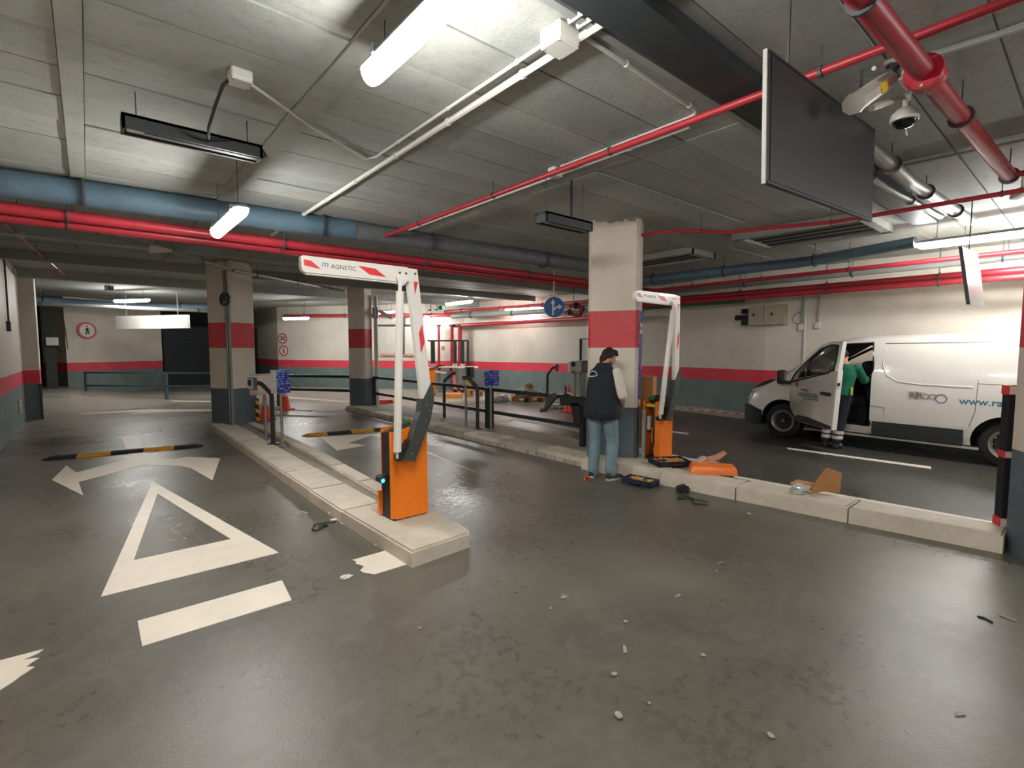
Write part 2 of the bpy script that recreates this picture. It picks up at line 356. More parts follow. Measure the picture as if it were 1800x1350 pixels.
# ---------------------------------------------------------------- kerb islands
isA = thing('kerb_island', 'low pale concrete kerb island carrying the near orange barrier', 'kerb island', (2.2, 8, 0))
HA = .13
def block(root, poly, h, mats, name='kerb_stone', z0=-.01, bev=.018):
    m = MB(); m.prism([(p[0], p[1], z0) for p in poly], (0, 0, h - z0)); me = m.mesh(name, mats); bm = bmesh.new(); bm.from_mesh(me)
    eds = [e for e in bm.edges if all(v.co.z > h - .001 for v in e.verts)]; bmesh.ops.bevel(bm, geom=eds, offset=bev, segments=2, affect='EDGES'); bm.to_mesh(me); bm.free()
    inv = root.matrix_basis.inverted(); me.transform(inv); o = bpy.data.objects.new(name, me); C.objects.link(o); o.parent = root; return o
def xl(y): return 1.86 - .035 * min(1, max(0, (y - 3.4) / 1.5)) + .012 * max(0, y - 5)
def xr(y): return 2.47 + .055 * min(4.5, max(0, y - 3.4)) if y < 8 else 2.72
block(isA, [(xl(3.42), 3.42), (2.44, 3.46), (2.5, 3.55), (xr(4.75), 4.75), (xl(4.75), 4.75)], HA + .005, M_KERB, 'end_slab')
yy = 4.76; k = 0
while yy < 12.1:
    y2 = min(yy + (1.02 if k else .95), 12.2)
    block(isA, [(xl(yy) + random.uniform(-.006, .006), yy + .005), (xl(yy) + .42, yy + .005), (xl(y2) + .42, y2 - .005), (xl(y2) + random.uniform(-.006, .006), y2 - .005)], HA + random.uniform(-.006, .004), M_KERB)
    block(isA, [(xr(yy) - .2, yy + .005), (xr(yy), yy + .005), (xr(y2), y2 - .005), (xr(y2) - .2, y2 - .005)], HA - .005 + random.uniform(-.006, .004), M_KERB)
    yy = y2; k += 1
block(isA, [(xl(4.76) + .41, 4.76), (xr(4.76) - .19, 4.76), (xr(12.2) - .19, 12.2), (xl(12.2) + .41, 12.2)], HA - .025, M_FILL, 'kerb_fill')
isB = thing('kerb_island', 'long kerb island with black guard rail and parking terminals', 'kerb island', (5.8, 9, 0)); HB = .115
yy = 4.75; k = 0
while yy < 13.4:
    y2 = min(yy + (1.05, .98, 1.1)[k % 3], 13.6)
    block(isB, [(5.43 + random.uniform(-.012, .012), yy + .006), (5.86, yy + .006), (5.86, y2 - .006), (5.43 + random.uniform(-.012, .012), y2 - .006)], HB + random.uniform(-.006, .006), M_KERB2 if k % 2 else M_KERB)
    for q in range(5): block(isB, [(5.405, yy + .01 + q * (y2 - yy) / 5), (5.45, yy + .01 + q * (y2 - yy) / 5), (5.45, yy - .01 + (q + 1) * (y2 - yy) / 5), (5.405, yy - .01 + (q + 1) * (y2 - yy) / 5)], .062, M_KERB2, 'brick', bev=.006)
    yy = y2; k += 1
block(isB, [(5.85, 4.75), (6.62, 4.75), (6.62, 13.6), (5.85, 13.6)], HB - .02, M_FILL, 'kerb_fill')
isC = thing('kerb_island', 'raised kerb island strewn with tools beside the opened orange barrier', 'kerb island', (5.8, 2.5, 0)); HC = .165
def cf(y): return 5.36 + (4.2 - y) * .108
yy = .46; ys = [.46, 1.55, 2.62, 3.55, 4.74]
for a, b in zip(ys, ys[1:]):
    f = 1 if b < 4 else 0
    block(isC, [(cf(a) + random.uniform(-.008, .008), a + .006), (cf(a) + .36, a + .006), (cf(b) + .36, b - .006), (cf(b) + random.uniform(-.008, .008), b - .006)], HC + random.uniform(-.005, .005), M_KERB)
    if f: block(isC, [(cf(a) + .36, a + .006), (cf(a) + .44, a + .006), (cf(b) + .5, b - .006), (cf(b) + .36, b - .006)], HC - .05, M_FILL, 'kerb_fill')
block(isC, [(cf(3.55) + .36, 3.56), (6.5, 3.56), (6.62, 4.74), (cf(4.74) + .36, 4.74)], HC - .012, M_KERB, 'base_slab')

# ---------------------------------------------------------------- road markings
def marking(name, label, pts, z=.003, mats=None, group=None, th=.004):
    """thin painted sheet; pts are (x,y) ground points; cut as prism with real paint thickness"""
    m = MB(); c = Vector((sum(p[0] for p in pts) / len(pts), sum(p[1] for p in pts) / len(pts), 0))
    m.prism([(p[0] - c.x, p[1] - c.y, 0) for p in pts], (0, 0, th)); o = m.build(name, mats or M_LINE); o.location = c; tag(o, label, 'road marking', group); return o
def ring_marking(name, label, outer, inner, th=.004):
    m = MB(); n = len(outer); vs = [(p[0], p[1], z) for z in (0, th) for p in outer + inner]; N = 2 * n; fs = []
    for i in range(n):
        j = (i + 1) % n; fs += [(N + i, N + j, N + n + j, N + n + i), (i, j, N + j, N + i), (n + i, n + j, N + n + j, N + n + i), (i, j, n + j, n + i)]
    m.add(vs, fs); o = m.build(name, M_LINE); tag(o, label, 'road marking'); return o
def gp(*a): return [(G(x, y).x, G(x, y).y) for x, y in a]
ring_marking('road_marking', 'white painted give way triangle on the floor before the double arrow', [(-.01, 4.40), (1.15, 4.40), (.56, 7.86)], [(.205, 5.0), (.905, 5.0), (.55, 7.15)])
marking('road_marking', 'white painted stop bar below the give way triangle', [(.16, 3.5), (.985, 3.5), (1.02, 3.85), (.16, 3.85)])
def rag(p, q, n, a): return [(p[0] + (q[0] - p[0]) * i / n + random.uniform(-a, a), p[1] + (q[1] - p[1]) * i / n) for i in range(n + 1)]
marking('road_marking', 'worn white stop bar with ragged end, towards the left wall', [(-1.1, 3.5), (-.42, 3.5)] + rag((-.33, 3.55), (-.31, 3.83), 9, .045) + [(-1.1, 3.88)])
marking('road_marking', 'white stop bar with ragged end touching the corner of the near kerb island', [(1.9, 3.5), (1.9, 3.86)] + rag((1.55, 3.86), (1.56, 3.5), 8, .035))
marking('road_marking', 'white double turning arrow painted behind the speed bump', [(-.44, 8.8), (-.12, 7.62), (-.17, 8.45), (.12, 8.7), (.54, 9.05), (.95, 8.66), (1.05, 8.38), (1.16, 7.42), (1.5, 8.85), (1.12, 9.3), (.95, 9.25), (.66, 9.6), (.66, 12.2), (.42, 12.2), (.42, 9.75), (.12, 9.45), (-.2, 9.1), (-.32, 9.75)])
marking('road_marking', 'long white arrow with slender tip painted beyond the orange barrier', gp((562, 768), (592, 792), (642, 783), (612, 779), (652, 766), (700, 776), (835, 829), (716, 780), (668, 762)))
marking('road_marking', 'long white bent arrow on the ramp before the blue railing', [(-.25, 17.1), (1.1, 16.9), (.75, 16.55), (3.2, 15.5), (1.7, 16.9), (1.3, 17.35), (.2, 18.2)])
marking('road_marking', 'thin white lane line along the raised island beside the van lane', gp((1290, 836), (1750, 918), (1750, 922), (1290, 840)), th=.003)
marking('road_marking', 'thin white lane line on the floor beside the white van', gp((1383, 787), (1636, 820.5), (1637, 824.5), (1385, 789.6)))
marking('road_marking', 'short white dash behind the opened orange barrier', gp((1181, 758), (1211, 761.5), (1209, 763.5), (1181, 759.8)))
marking('road_marking', 'white line crossing the floor behind the black railing between two pillars', gp((495, 697), (612, 705.5), (612, 707.5), (495, 698.6)))
marking('road_marking', 'white edge line before the blue railing on the ramp', gp((235, 704), (370, 705), (370, 707), (235, 705.5)))
marking('road_marking', 'yellow floor patch behind the guard rail', gp((868, 741), (900, 738), (903, 741), (868, 744.5)), mats=mat('yellow_paint', '#c99a45', .6))
marking('road_marking', 'pale paint band in the lane behind the guard rail', gp((905, 734), (1025, 757), (1030, 762), (898, 737)), mats=mat('faded_paint', '#a79d92', .6))
# ---------------------------------------------------------------- speed bumps of bolted segments
YEL = mat('bump_yellow', '#c98f2a', .6, var=.25, scale=20); BLKR = mat('bump_rubber', '#24262a', .65, var=.2)
def bump(a, b, cols, label):
    a = Vector((a[0], a[1], 0)); b = Vector((b[0], b[1], 0)); d = (b - a).normalized(); nn = Vector((-d.y, d.x, 0)); n = len(cols); L = (b - a).length
    o = thing('speed_bump', label, 'speed bump', a.lerp(b, .5)); prof = [(-.15, 0), (-.13, .015), (-.07, .04), (0, .048), (.07, .04), (.13, .015), (.15, 0)]
    for i, c in enumerate(cols):
        t0, t1 = L * i / n + .003, L * (i + 1) / n - .003; secs = []
        for t, k in ((t0, .25 if i == 0 else 1), (t0 + .12, 1), (t1 - .12, 1), (t1, .25 if i == n - 1 else 1)):
            secs.append([a + d * t + nn * x * (k * .6 + .4) + Vector((0, 0, z * k + .002)) for x, z in prof])
        m = MB(); m.loft(secs, closed=True); m.build('end_cap' if i in (0, n - 1) else 'bump_segment', YEL if c == 'y' else BLKR, o, world=True)
    return o
bump((-.62, 10.52), (1.48, 10.18), 'kykyk', 'black and yellow rubber speed bump across the lane with the double arrow')
bump((3.12, 10.05), (5.38, 9.62), 'ykykk', 'black and yellow rubber speed bump beyond the near orange barrier')

# ---------------------------------------------------------------- luminaires
HANG = mat('hanger_wire', '#55595a', .5, .5)
def lamp(c, ang, L, label, lit=True, w_=.13):
    c = Vector(c); d = hd(ang); o = thing('tube_lamp', label, 'lamp', c, math.atan2(d.y, d.x), 'lit linear ceiling lamps')
    def cap(m, r, h0, h1, L):
        secs = []
        for x, k in ((-L / 2, .55), (-L / 2 + .03, .9), (-L / 2 + .07, 1), (L / 2 - .07, 1), (L / 2 - .03, .9), (L / 2, .55)):
            secs.append([Vector((x, r * k * math.cos(PI * j / 8), h0 + (h1 - h0) * math.sin(PI * j / 8) * k)) for j in range(9)])
        m.loft(secs)
    part('diffuser', TUBE, o, lambda m: cap(m, w_ / 2, 0, -.085, L), True)
    part('housing', GREYPVC, o, lambda m: cap(m, w_ / 2 + .004, .001, .05, L + .01), True)
    for s in (-1, 1):
        hg = part('hanger', HANG, o, lambda m: m.cyl((s * L * .36, 0, .03), (s * L * .36, 0, CEIL - c.z + .005), .004, 6))
        part('clip', GALV, hg, lambda m: m.box((s * L * .36, 0, .03), (.03, w_ + .02, .05)))
    return o
lamp((1.33, 2.1, 3.32), 0, 1.56, 'lit tube lamp hanging by the grey junction box and conduits above the near island')
lamp((1.18, 6.0, 3.05), 0, 1.33, 'lit tube lamp hanging before the red cross pipes and blue duct')
lamp((1.13, 20.0, 3.25), 145.3, 1.42, 'lit lamp hanging in front of the long white headroom panel')
lamp((6.2, 20.28, 2.9), 149, 1.2, 'lit lamp hanging above the speed limit sign')
lamp((8.88, 18.1, 3.14), 165, .95, 'lit lamp seen between the pillar and the near folding arm')
lamp((10.35, 17.5, 2.98), 40, .6, 'lit lamp seen behind the upright of the near folding arm')
lamp((9.45, 13.92, 3.25), 0, 1.5, 'lit lamp hanging over the red riser pipes')
lamp((12.3, 14.0, 3.22), -8, 1.55, 'lit lamp hanging beside the blue round arrow sign')
lamp((9.42, 1.1, 3.25), 0, 1.56, 'lit tube lamp hanging by the small white hanging mirror above the van')
lamp((11.25, .76, 3.14), 0, .9, 'lit tube lamp close to the wall behind the white hanging mirror')
# unseen lamps added behind the camera; the middle one continues no visible row
lamp((1.39, -3.0, 3.3), 0, 1.56, 'lit tube lamp in the row over the lane'); lamp((5.4, -2.6, 3.3), 0, 1.56, 'lit tube lamp in the row over the lane'); lamp((9.42, -4.2, 3.25), 0, 1.56, 'lit tube lamp in the row over the lane')

# ---------------------------------------------------------------- unlit black trough fixtures
def trough(c, L, label, cords):
    o = thing('trough_light', label, 'light fixture', c); w_, h = .17, .10
    part('housing', DARKM, o, lambda m: (m.box((0, 0, h - .01), (L, w_, .02)), m.box((0, -w_ / 2 + .012, h / 2), (L, .024, h)), m.box((0, w_ / 2 - .012, h / 2), (L, .024, h)), m.box((-L / 2 + .01, 0, h / 2), (.02, w_, h)), m.box((L / 2 - .01, 0, h / 2), (.02, w_, h))))
    part('louver', GREYPVC, o, lambda m: m.box((.06, 0, .03), (L * .84, .045, .05)))
    part('label_plate', WHITEP, o, lambda m: m.box((-L / 2 + .09, .0, .02), (.12, .09, .012)))
    for s in (-1, 1): part('chain', HANG, o, lambda m: m.cyl((s * L * .4, 0, h), (s * L * .4, 0, CEIL - c[2] + .004), .004, 6))
    part('power_cord', BLACKM, o, lambda m: m.tube(cords, .011, 8), True); return o
trough((.70, 4.56, 3.25), .9, 'unlit black trough light hanging from chains with a looped black cord', [(.11, -.72, .26), (.06, -.70, .2), (.03, -.6, .10), (.03, -.35, .04), (.06, -.15, .03), (.14, -.1, .06), (.24, -.07, .085), (.38, -.03, .1), (.47, 0, .09), (.50, .02, .06), (.47, .02, .04), (.42, .02, .04)])
trough((4.0, 3.85, 3.02), .72, 'unlit black trough light hanging next to the pillar with the blue poster', [(.1, 0, .53), (.1, 0, .1), (.14, 0, .1), (.3, .02, .12), (.38, .02, .06), (.33, .02, .03)])
# ---------------------------------------------------------------- conduits, junction boxes
def run(name, label, cat, path, r, mats, seg=8, clips=0, group=None, clipm=None):
    P = [Vector(p) for p in path]; o = thing(name, label, cat, P[0], 0, group)
    part('tube', mats, o, lambda m: m.tube(P, r, seg), True, True)
    if clips:
        tot = sum((b - a).length for a, b in zip(P, P[1:])); s = clips / 2
        while s < tot:
            t = s
            for a, b in zip(P, P[1:]):
                l = (b - a).length
                if t <= l:
                    q = a.lerp(b, t / l); top = CEIL + .01
                    if top - q.z < 1.2: part('pipe_clip', clipm or mats, o, lambda m: (m.tube([q - (b - a).normalized() * .01, q + (b - a).normalized() * .01], r * 1.35, seg), m.cyl(q, (q.x, q.y, top), .0045, 6)), False, True)
                    break
                t -= l
            s += clips
    return o
run('conduit', 'thick pale conduit running along the ceiling through the large junction box', 'conduit', [(2.24, -1.5, 3.50), (2.24, 1.7, 3.50), (2.30, 8.6, 3.50)], .023, WHITEPVC, clips=.9)
run('conduit', 'thin pale conduit beside the thick one, turning off towards the small square box', 'conduit', [(2.15, 2.1, 3.52), (2.16, 4.55, 3.52), (2.1, 4.65, 3.52), (1.5, 4.3, 3.52), (.92, 3.86, 3.52)], .012, WHITEPVC, clips=.8)
run('conduit', 'thin pale conduit entering the large junction box beyond the dark channel', 'conduit', [(2.17, 2.0, 3.51), (2.17, -1.5, 3.51)], .016, WHITEPVC, clips=.7)
run('conduit', 'thin pale outer conduit entering the large junction box', 'conduit', [(2.10, 2.0, 3.51), (2.10, -1.5, 3.51)], .016, WHITEPVC, clips=.7)
run('conduit', 'pale conduit crossing from the large junction box to the corner elbow by the red pipe', 'conduit', [(2.3, 2.05, 3.52), (3.6, 2.1, 3.52), (3.66, 2.14, 3.52), (3.68, 2.2, 3.52), (3.68, 3.6, 3.52)], .015, WHITEPVC, clips=.8)
run('conduit', 'slim pale conduit parallel to the red sprinkler pipe', 'conduit', [(3.85, 2.3, 3.53), (3.85, 7.2, 3.53)], .013, WHITEPVC, clips=1.2)
def jbox(c, d, label, rz=0):
    o = thing('junction_box', label, 'junction box', c, rz); part('body', WHITEPVC, o, lambda m: m.box((0, 0, 0), d, bev=.012)); part('lid', WHITEPVC, o, lambda m: m.box((0, 0, -d[2] / 2 - .004), (d[0] * .94, d[1] * .94, .012), bev=.004))
    for sx in (-1, 1):
        for sy in (-1, 1): part('screw', GREYPVC, o, lambda m: m.cyl((sx * d[0] * .4, sy * d[1] * .4, -d[2] / 2 - .008), (sx * d[0] * .4, sy * d[1] * .4, -d[2] / 2 - .013), .007, 8))
    return o
jbox((2.15, 2.12, 3.49), (.17, .16, .10), 'large grey junction box where the ceiling conduits meet')
jbox((.853, 3.80, 3.51), (.13, .13, .07), 'small square junction box feeding the looped black cord')
jbox((3.70, 3.7, 3.50), (.12, .1, .08), 'small junction box at the end of the conduit above the trough light by the pillar')
# dark expansion channel across the ceiling with its pale strip
beam('steel_channel', 'dark steel channel crossing the ceiling behind the black display panel', 'beam', (4.9, 1.72, 3.50), (8.2, .26, .10), DARKM)
beam('cover_strip', 'thin pale strip beside the dark ceiling channel', 'beam', (4.9, 1.95, 3.525), (8.2, .05, .05), GREYPVC)
# ---------------------------------------------------------------- red pipework
run('sprinkler_pipe', 'slim red sprinkler pipe running overhead past the black display panel', 'pipe', [(3.45, -1.2, 3.38), (3.45, 7.1, 3.38)], .026, REDPIPE, 10, 1.6, clipm=HANG)
bp = run('sprinkler_main', 'thick red water main with a flanged joint crossing above the security camera', 'pipe', [(1.8, .83, 3.30), (6.55, .66, 3.30)], .055, REDPIPE, 14, 1.9, clipm=HANG)
part('flange', mat('bright_red', '#c21f36', .35), bp, lambda m: (m.cyl((3.72, .763, 3.3), (3.77, .761, 3.3), .095, 18), m.cyl((3.79, .76, 3.3), (3.84, .758, 3.3), .09, 18)), True, True)
part('bolt', mat('brass', '#c9a64d', .35, .8), bp, lambda m: m.cyl((3.71, .763, 3.22), (3.86, .757, 3.22), .009, 8), False, True)
run('sprinkler_pipe', 'slim red sprinkler pipe passing under the lower corner of the display panel', 'pipe', [(7.0, -1.5, 3.25), (7.0, 2.2, 3.25), (6.55, 3.35, 3.26), (6.2, 3.9, 3.33), (6.1, 4.6, 3.33)], .024, REDPIPE, 8, 1.5, clipm=HANG)
run('sprinkler_pipe', 'short red branch pipe from the water main to the wall side', 'pipe', [(6.5, .66, 3.3), (6.6, .45, 3.3), (6.6, -1.2, 3.3)], .026, REDPIPE, 8, clipm=HANG)
for k, (dy, z, r) in enumerate(((0, 3.12, .06), (.17, 3.06, .055))):
    run('cross_pipe', ('upper' if k == 0 else 'lower') + ' thick red pipe crossing the garage beneath the blue duct', 'pipe', [(-1.2, 7.35 + dy, z + .03), (8.2, 7.2 + dy, z), (11.6, 7.2 + dy, z - .02)], r, REDPIPE, 12, 2.2, clipm=HANG)
run('air_duct', 'long blue-grey duct crossing the garage above the red pipes', 'duct', [(-1.2, 7.3, 3.38), (3, 7.1, 3.42)], .14, BLUEDUCT, 16, 2.5, clipm=HANG)
run('air_duct', 'dull grey duct continuing the blue one towards the poster pillar', 'duct', [(3, 7.1, 3.42), (8.6, 7.05, 3.43)], .135, mat('dull_duct', '#6d7174', .6, var=.2), 16, 2.5, clipm=HANG)
run('air_duct', 'blue duct running along the wall above the van', 'duct', [(9.55, 7.3, 3.24), (9.6, 3.4, 3.22), (9.4, 1.9, 3.28)], .085, BLUEDUCT, 14, 1.6, clipm=HANG)
run('red_pipe', 'red pipe running under the blue duct along the wall', 'pipe', [(10.3, 8.2, 3.08), (10.0, -2, 3.08)], .038, REDPIPE, 10, 1.5, clipm=HANG)
run('red_pipe', 'upper of the paired thick red pipes along the wall above the van', 'pipe', [(11.75, 8.3, 3.0), (11.75, -2, 3.0)], .06, REDPIPE, 12, 1.8, clipm=HANG)
run('red_pipe', 'lower of the paired thick red pipes along the wall above the van', 'pipe', [(11.68, 8.3, 2.885), (11.68, -2, 2.885)], .05, REDPIPE, 12, 1.8, clipm=HANG)
run('grey_pipe', 'grey drain pipe between the red pipes above the van', 'pipe', [(10.9, 8.1, 3.08), (10.8, -2, 3.1)], .05, GREYPVC, 10, 2, clipm=HANG)
run('grey_pipe', 'thicker grey waste pipe disappearing behind the display panel', 'pipe', [(3.6, 1.34, 3.37), (6.1, 1.32, 3.34), (6.25, 1.34, 3.36), (9.0, 1.24, 3.40)], .06, GREYPVC, 12, 1.3, clipm=HANG)
run('grey_pipe', 'slim grey pipe beside the waste pipe behind the display panel', 'pipe', [(3.7, 1.52, 3.34), (6.1, 1.5, 3.31), (8.2, 1.42, 3.36)], .035, GREYPVC, 10, 1.3, clipm=HANG)
run('cable_tray', 'galvanised cable tray descending towards the pillar at the far island end', 'cable tray', [(-.95, 8.1, 3.42), (.9, 10.05, 3.34), (2.28, 11.55, 3.31)], .035, GALV, 6, 1.1, clipm=HANG)
run('cable_tray', 'galvanised cable tray linking the two far pillars', 'cable tray', [(2.35, 11.65, 3.31), (5.6, 13.9, 3.31)], .035, GALV, 6, 1.3, clipm=HANG)
run('red_pipe', 'red diagonal pipe near the top of the left wall', 'pipe', [(-.9, 8.6, 3.45), (-.25, 16.8, 3.40)], .022, REDPIPE, 8, 2.4, clipm=HANG)
for yb, zz, lb in ((10.6, .16, 'first'), (13.2, .2, 'second'), (16.2, .22, 'third')):
    o = MB().box((5.5, yb, CEIL - zz / 2 + .01), (13.3, .22, zz)).build('concrete_beam', M_CEIL); tag(o, lb + ' concrete downstand beam behind the red cross pipes', 'beam')
run('far_pipe', 'blue duct crossing above the ramp behind the left wall pier', 'duct', [(-2, 21.5, 3.22), (1.6, 22.6, 3.22), (4.6, 21.0, 3.22)], .12, BLUEDUCT, 12, 2, clipm=HANG)
run('far_pipe', 'grey pipe crossing above the white headroom panel', 'pipe', [(-2, 20.9, 3.05), (4.5, 20.1, 3.0)], .06, GREYPVC, 10, 2, clipm=HANG)
run('far_pipe', 'red pipe along the wall above the speed limit sign', 'pipe', [(6.7, 23.5, 3.12), (11.3, 16.9, 3.05)], .07, REDPIPE, 10, 2, clipm=HANG)
run('far_pipe', 'upper red pipe along the wall above the blue arrow sign', 'pipe', [(11.2, 17.5, 3.2), (12.2, 11.3, 3.2), (11.9, 8.2, 3.18)], .06, REDPIPE, 10, 2, clipm=HANG)
run('far_pipe', 'grey duct along the wall below the upper red pipe', 'duct', [(11.1, 16.8, 2.98), (12.3, 11.3, 2.99), (12.2, 8.2, 3.0)], .09, GREYPVC, 12, 2, clipm=HANG)
for (x0, y0, x1, y1, r), lb in (((1619, 103, 1800, 47, .022), 'pale conduit under the ceiling beyond the thick red water main'), ((1590, 283, 1800, 232, .008), 'thin white cable along the ceiling below the dome camera'), ((1545, 300, 1800, 246, .012), 'second thin conduit on the ceiling past the display panel')):
    p0, p1 = G(x0, y0, 3.52), G(x1, y1, 3.52); run('conduit', lb, 'conduit', [p0, p1 + (p1 - p0) * .6], r, GREYPVC, 8, 1.0)
# ---------------------------------------------------------------- folding-arm barriers
TEXTD = mat('letter_dark', '#4a5560', .5); TEXTB = mat('letter_blue', '#2f7fc0', .5); GREENB = mat('green_connector', '#1f7a48', .5); COPPER = mat('motor_metal', '#6a6a66', .35, .7)
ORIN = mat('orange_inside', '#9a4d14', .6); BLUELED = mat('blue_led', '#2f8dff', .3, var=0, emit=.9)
def barrier(c, label, opened):
    c = Vector(c); o = thing('barrier_gate', label, 'barrier', c)
    hx, hy = .18, .13
    def hgt(x): return .815 + (x + hx) / (2 * hx) * .085
    def shell(m, path, t=.014):
        # upright sheet along a plan path with a sloping top
        P = [Vector((p[0], p[1], 0)) for p in path]
        cen = Vector((0, 0, 0))
        for a, b in zip(P, P[1:]):
            d = (b - a).normalized(); nn = Vector((-d.y, d.x, 0))
            if nn.dot((a + b) / 2) > 0: nn = -nn
            nn *= t
            a2, b2 = a - d * t * .2, b + d * t * .2
            m.hexa([Vector((q.x, q.y, .012)) for q in (a2, b2, b2 + nn, a2 + nn)] + [Vector((q.x, q.y, hgt(max(-hx, min(hx, q.x))))) for q in (a2, b2, b2 + nn, a2 + nn)])
    part('front_shell', ORANGE, o, lambda m: shell(m, [(-hx, -hy + .045), (-hx + .045, -hy), (hx, -hy), (hx, .0)]))
    part('rear_shell', ORANGE, o, lambda m: shell(m, [(-hx, hy - .03), (-hx + .02, hy), (hx, hy), (hx, -.0)]))
    part('base_plate', DARKM, o, lambda m: m.box((0, 0, .006), (2 * hx - .02, 2 * hy - .02, .02)))
    part('top_frame', ORANGE, o, lambda m: m.hexa([Vector((hx - .03, -hy + .01, hgt(hx) - .05)), Vector((hx - .002, -hy + .01, hgt(hx) - .05)), Vector((hx - .002, hy - .01, hgt(hx) - .05)), Vector((hx - .03, hy - .01, hgt(hx) - .05)), Vector((hx - .03, -hy + .01, hgt(hx) - .01)), Vector((hx - .002, -hy + .01, hgt(hx) - .01)), Vector((hx - .002, hy - .01, hgt(hx) - .01)), Vector((hx - .03, hy - .01, hgt(hx) - .01))]))
    if not opened:
        part('side_panel', BLACKP, o, lambda m: m.box((-hx + .012, .008, .40), (.016, 2 * hy - .085, .80), bev=.004))
        mod = part('control_module', BLACKP, o, lambda m: (m.box((-.01, .02, .79), (.27, .13, .10), 0, 0, -.22, bev=.01), m.box((.02, -.05, .78), (.2, .05, .07), 0, 0, -.22)))
        for x, y, z in ((-.1, -.075, .80), (.06, .06, .875), (.1, .07, .885)): part('connector', GREENB, mod, lambda m: m.box((x, y, z), (.04, .028, .03), 0, 0, -.22))
        part('rear_pod', ORANGE, o, lambda m: m.hexa([Vector(p) for p in ((-.2, .10, .02), (-.165, .10, .02), (-.165, .15, .02), (-.2, .15, .02), (-.2, .11, .24), (-.175, .11, .24), (-.175, .15, .24), (-.2, .15, .24))]))
        s = part('safety_sensor', BLACKP, o, lambda m: (m.cyl((-.235, .03, .385), (-.235, -.06, .385), .037, 16), m.box((-.205, .0, .385), (.06, .06, .07), bev=.008), m.tube([(-.2, .02, .35), (-.19, .03, .29), (-.185, .02, .25)], .006, 6)), True)
        part('blue_light', BLUELED, s, lambda m: m.sphere((-.24, -.058, .378), .02, 12, 8, (1, .5, 1)), True)
    else:
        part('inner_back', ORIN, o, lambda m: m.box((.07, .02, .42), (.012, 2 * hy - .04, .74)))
        mo = part('drive_motor', COPPER, o, lambda m: (m.cyl((-.04, .0, .6), (-.04, 0, .74), .055, 16), m.cyl((-.06, -.03, .46), (-.06, -.03, .62), .06, 16), m.box((-.02, .0, .56), (.09, .12, .22), bev=.015), m.cyl((-.1, -.03, .53), (-.01, -.03, .53), .045, 16)), True)
        part('controller_box', WHITEP, o, lambda m: m.box((-.09, .075, .5), (.05, .05, .2), bev=.006))
        part('yellow_label', mat('label_yellow', '#d8bd3a', .5), o, lambda m: m.box((-.12, .0, .76), (.09, .16, .035)))
        for p, mm in (([(-.08, .02, .44), (-.09, .03, .3), (-.06, .02, .15), (-.05, .0, .02)], WHITEPVC), ([(-.06, -.06, .46), (-.1, -.07, .36), (-.1, -.0, .2), (-.09, .04, .03)], BLACKP), ([(-.04, .06, .42), (-.06, .05, .2), (-.1, .06, .03)], BLACKP)):
            part('wire', mm, o, lambda m: m.tube(p, .007, 6), True)
        mod = part('control_module', BLACKP, o, lambda m: (m.box((.04, .0, .85), (.2, .2, .05), 0, 0, -.22, bev=.008), m.box((.02, -.03, .78), (.12, .12, .08))))
        part('connector', GREENB, mod, lambda m: m.box((-.06, .05, .855), (.07, .09, .03), 0, 0, -.22))
    # arm, traced in its own plane in front of the cabinet
    dx = .12 if opened else 0
    def q(x, z, y): 
        if z > 1.1: x = x + dx * (z - 1.1) / 1.2
        return Vector((x, y, z))
    y0, y1 = -.215, -.155
    def plate(pts, ya, yb): return lambda m: m.prism([q(x, z, ya) for x, z in pts], (0, yb - ya, 0))
    bm_ = part('boom', WHITEP, o, plate([(-.955, 2.285), (-.94, 2.30), (-.05, 2.30), (-.005, 2.285), (.03, 2.285), (.03, 2.20), (-.01, 2.165), (-.925, 2.172), (-.945, 2.182), (-.955, 2.21)], y0, y1))
    part('edge_strip', WHITEP, bm_, plate([(-.93, 2.176), (-.03, 2.168), (-.03, 2.150), (-.915, 2.158)], y0 + .008, y1 - .008))
    up = part('upright_arm', WHITEP, o, plate([(-.012, 2.295), (.058, 2.29), (.07, 2.2), (.182, 1.25), (.09, 1.10), (-.038, 2.195), (-.012, 2.2)], y0 + .006, y1 - .006))
    part('lower_link', DGREY, o, plate([(.188, 1.27), (.205, 1.2), (.21, 1.1), (.165, .90), (.075, .71), (.0, .545), (-.11, .585), (-.06, .68), (-.02, .79), (.03, .93), (.065, 1.0), (.075, 1.12), (.105, 1.12)], y0 - .01, y1 + .02))
    part('link_bracket', BLACKP, o, plate([(-.05, .75), (-.10, .68), (-.125, .60), (-.10, .57), (-.05, .62), (-.01, .72)], y0 + .02, y1 + .03))
    for x, z in ((.13, 1.06), (.16, 1.0), (.12, .92), (.02, .72), (-.03, .63)): part('bolt', GALV, o, lambda m: m.cyl(q(x, z, y0 - .01), q(x, z, y0 - .017), .007, 8))
    for x, z in ((.03, 2.25), (-.12, 2.245), (-.06, 2.245)): part('bolt', COPPER, o, lambda m: m.cyl(q(x, z, y0), q(x, z, y0 - .006), .010, 8))
    rb = Vector((-.184 - (.108 if opened else 0) * 0 - (.11 if opened else 0), y0 - .02, .595)); rt = q(-.127, 2.19, y0 - .02)
    d = (rt - rb); a, b = rb + d * .045, rb + d * .93
    part('push_rod', WHITEP, o, lambda m: (m.cyl(a, b, .035, 18), m.cyl(rb, a, .012, 10), m.cyl(b, rb + d * .985, .017, 12)), True)
    part('rod_bracket', WHITEP, o, plate([(-.165, 2.20), (-.045, 2.19), (-.105, 2.13), (-.14, 2.13)], y0 - .03, y0))
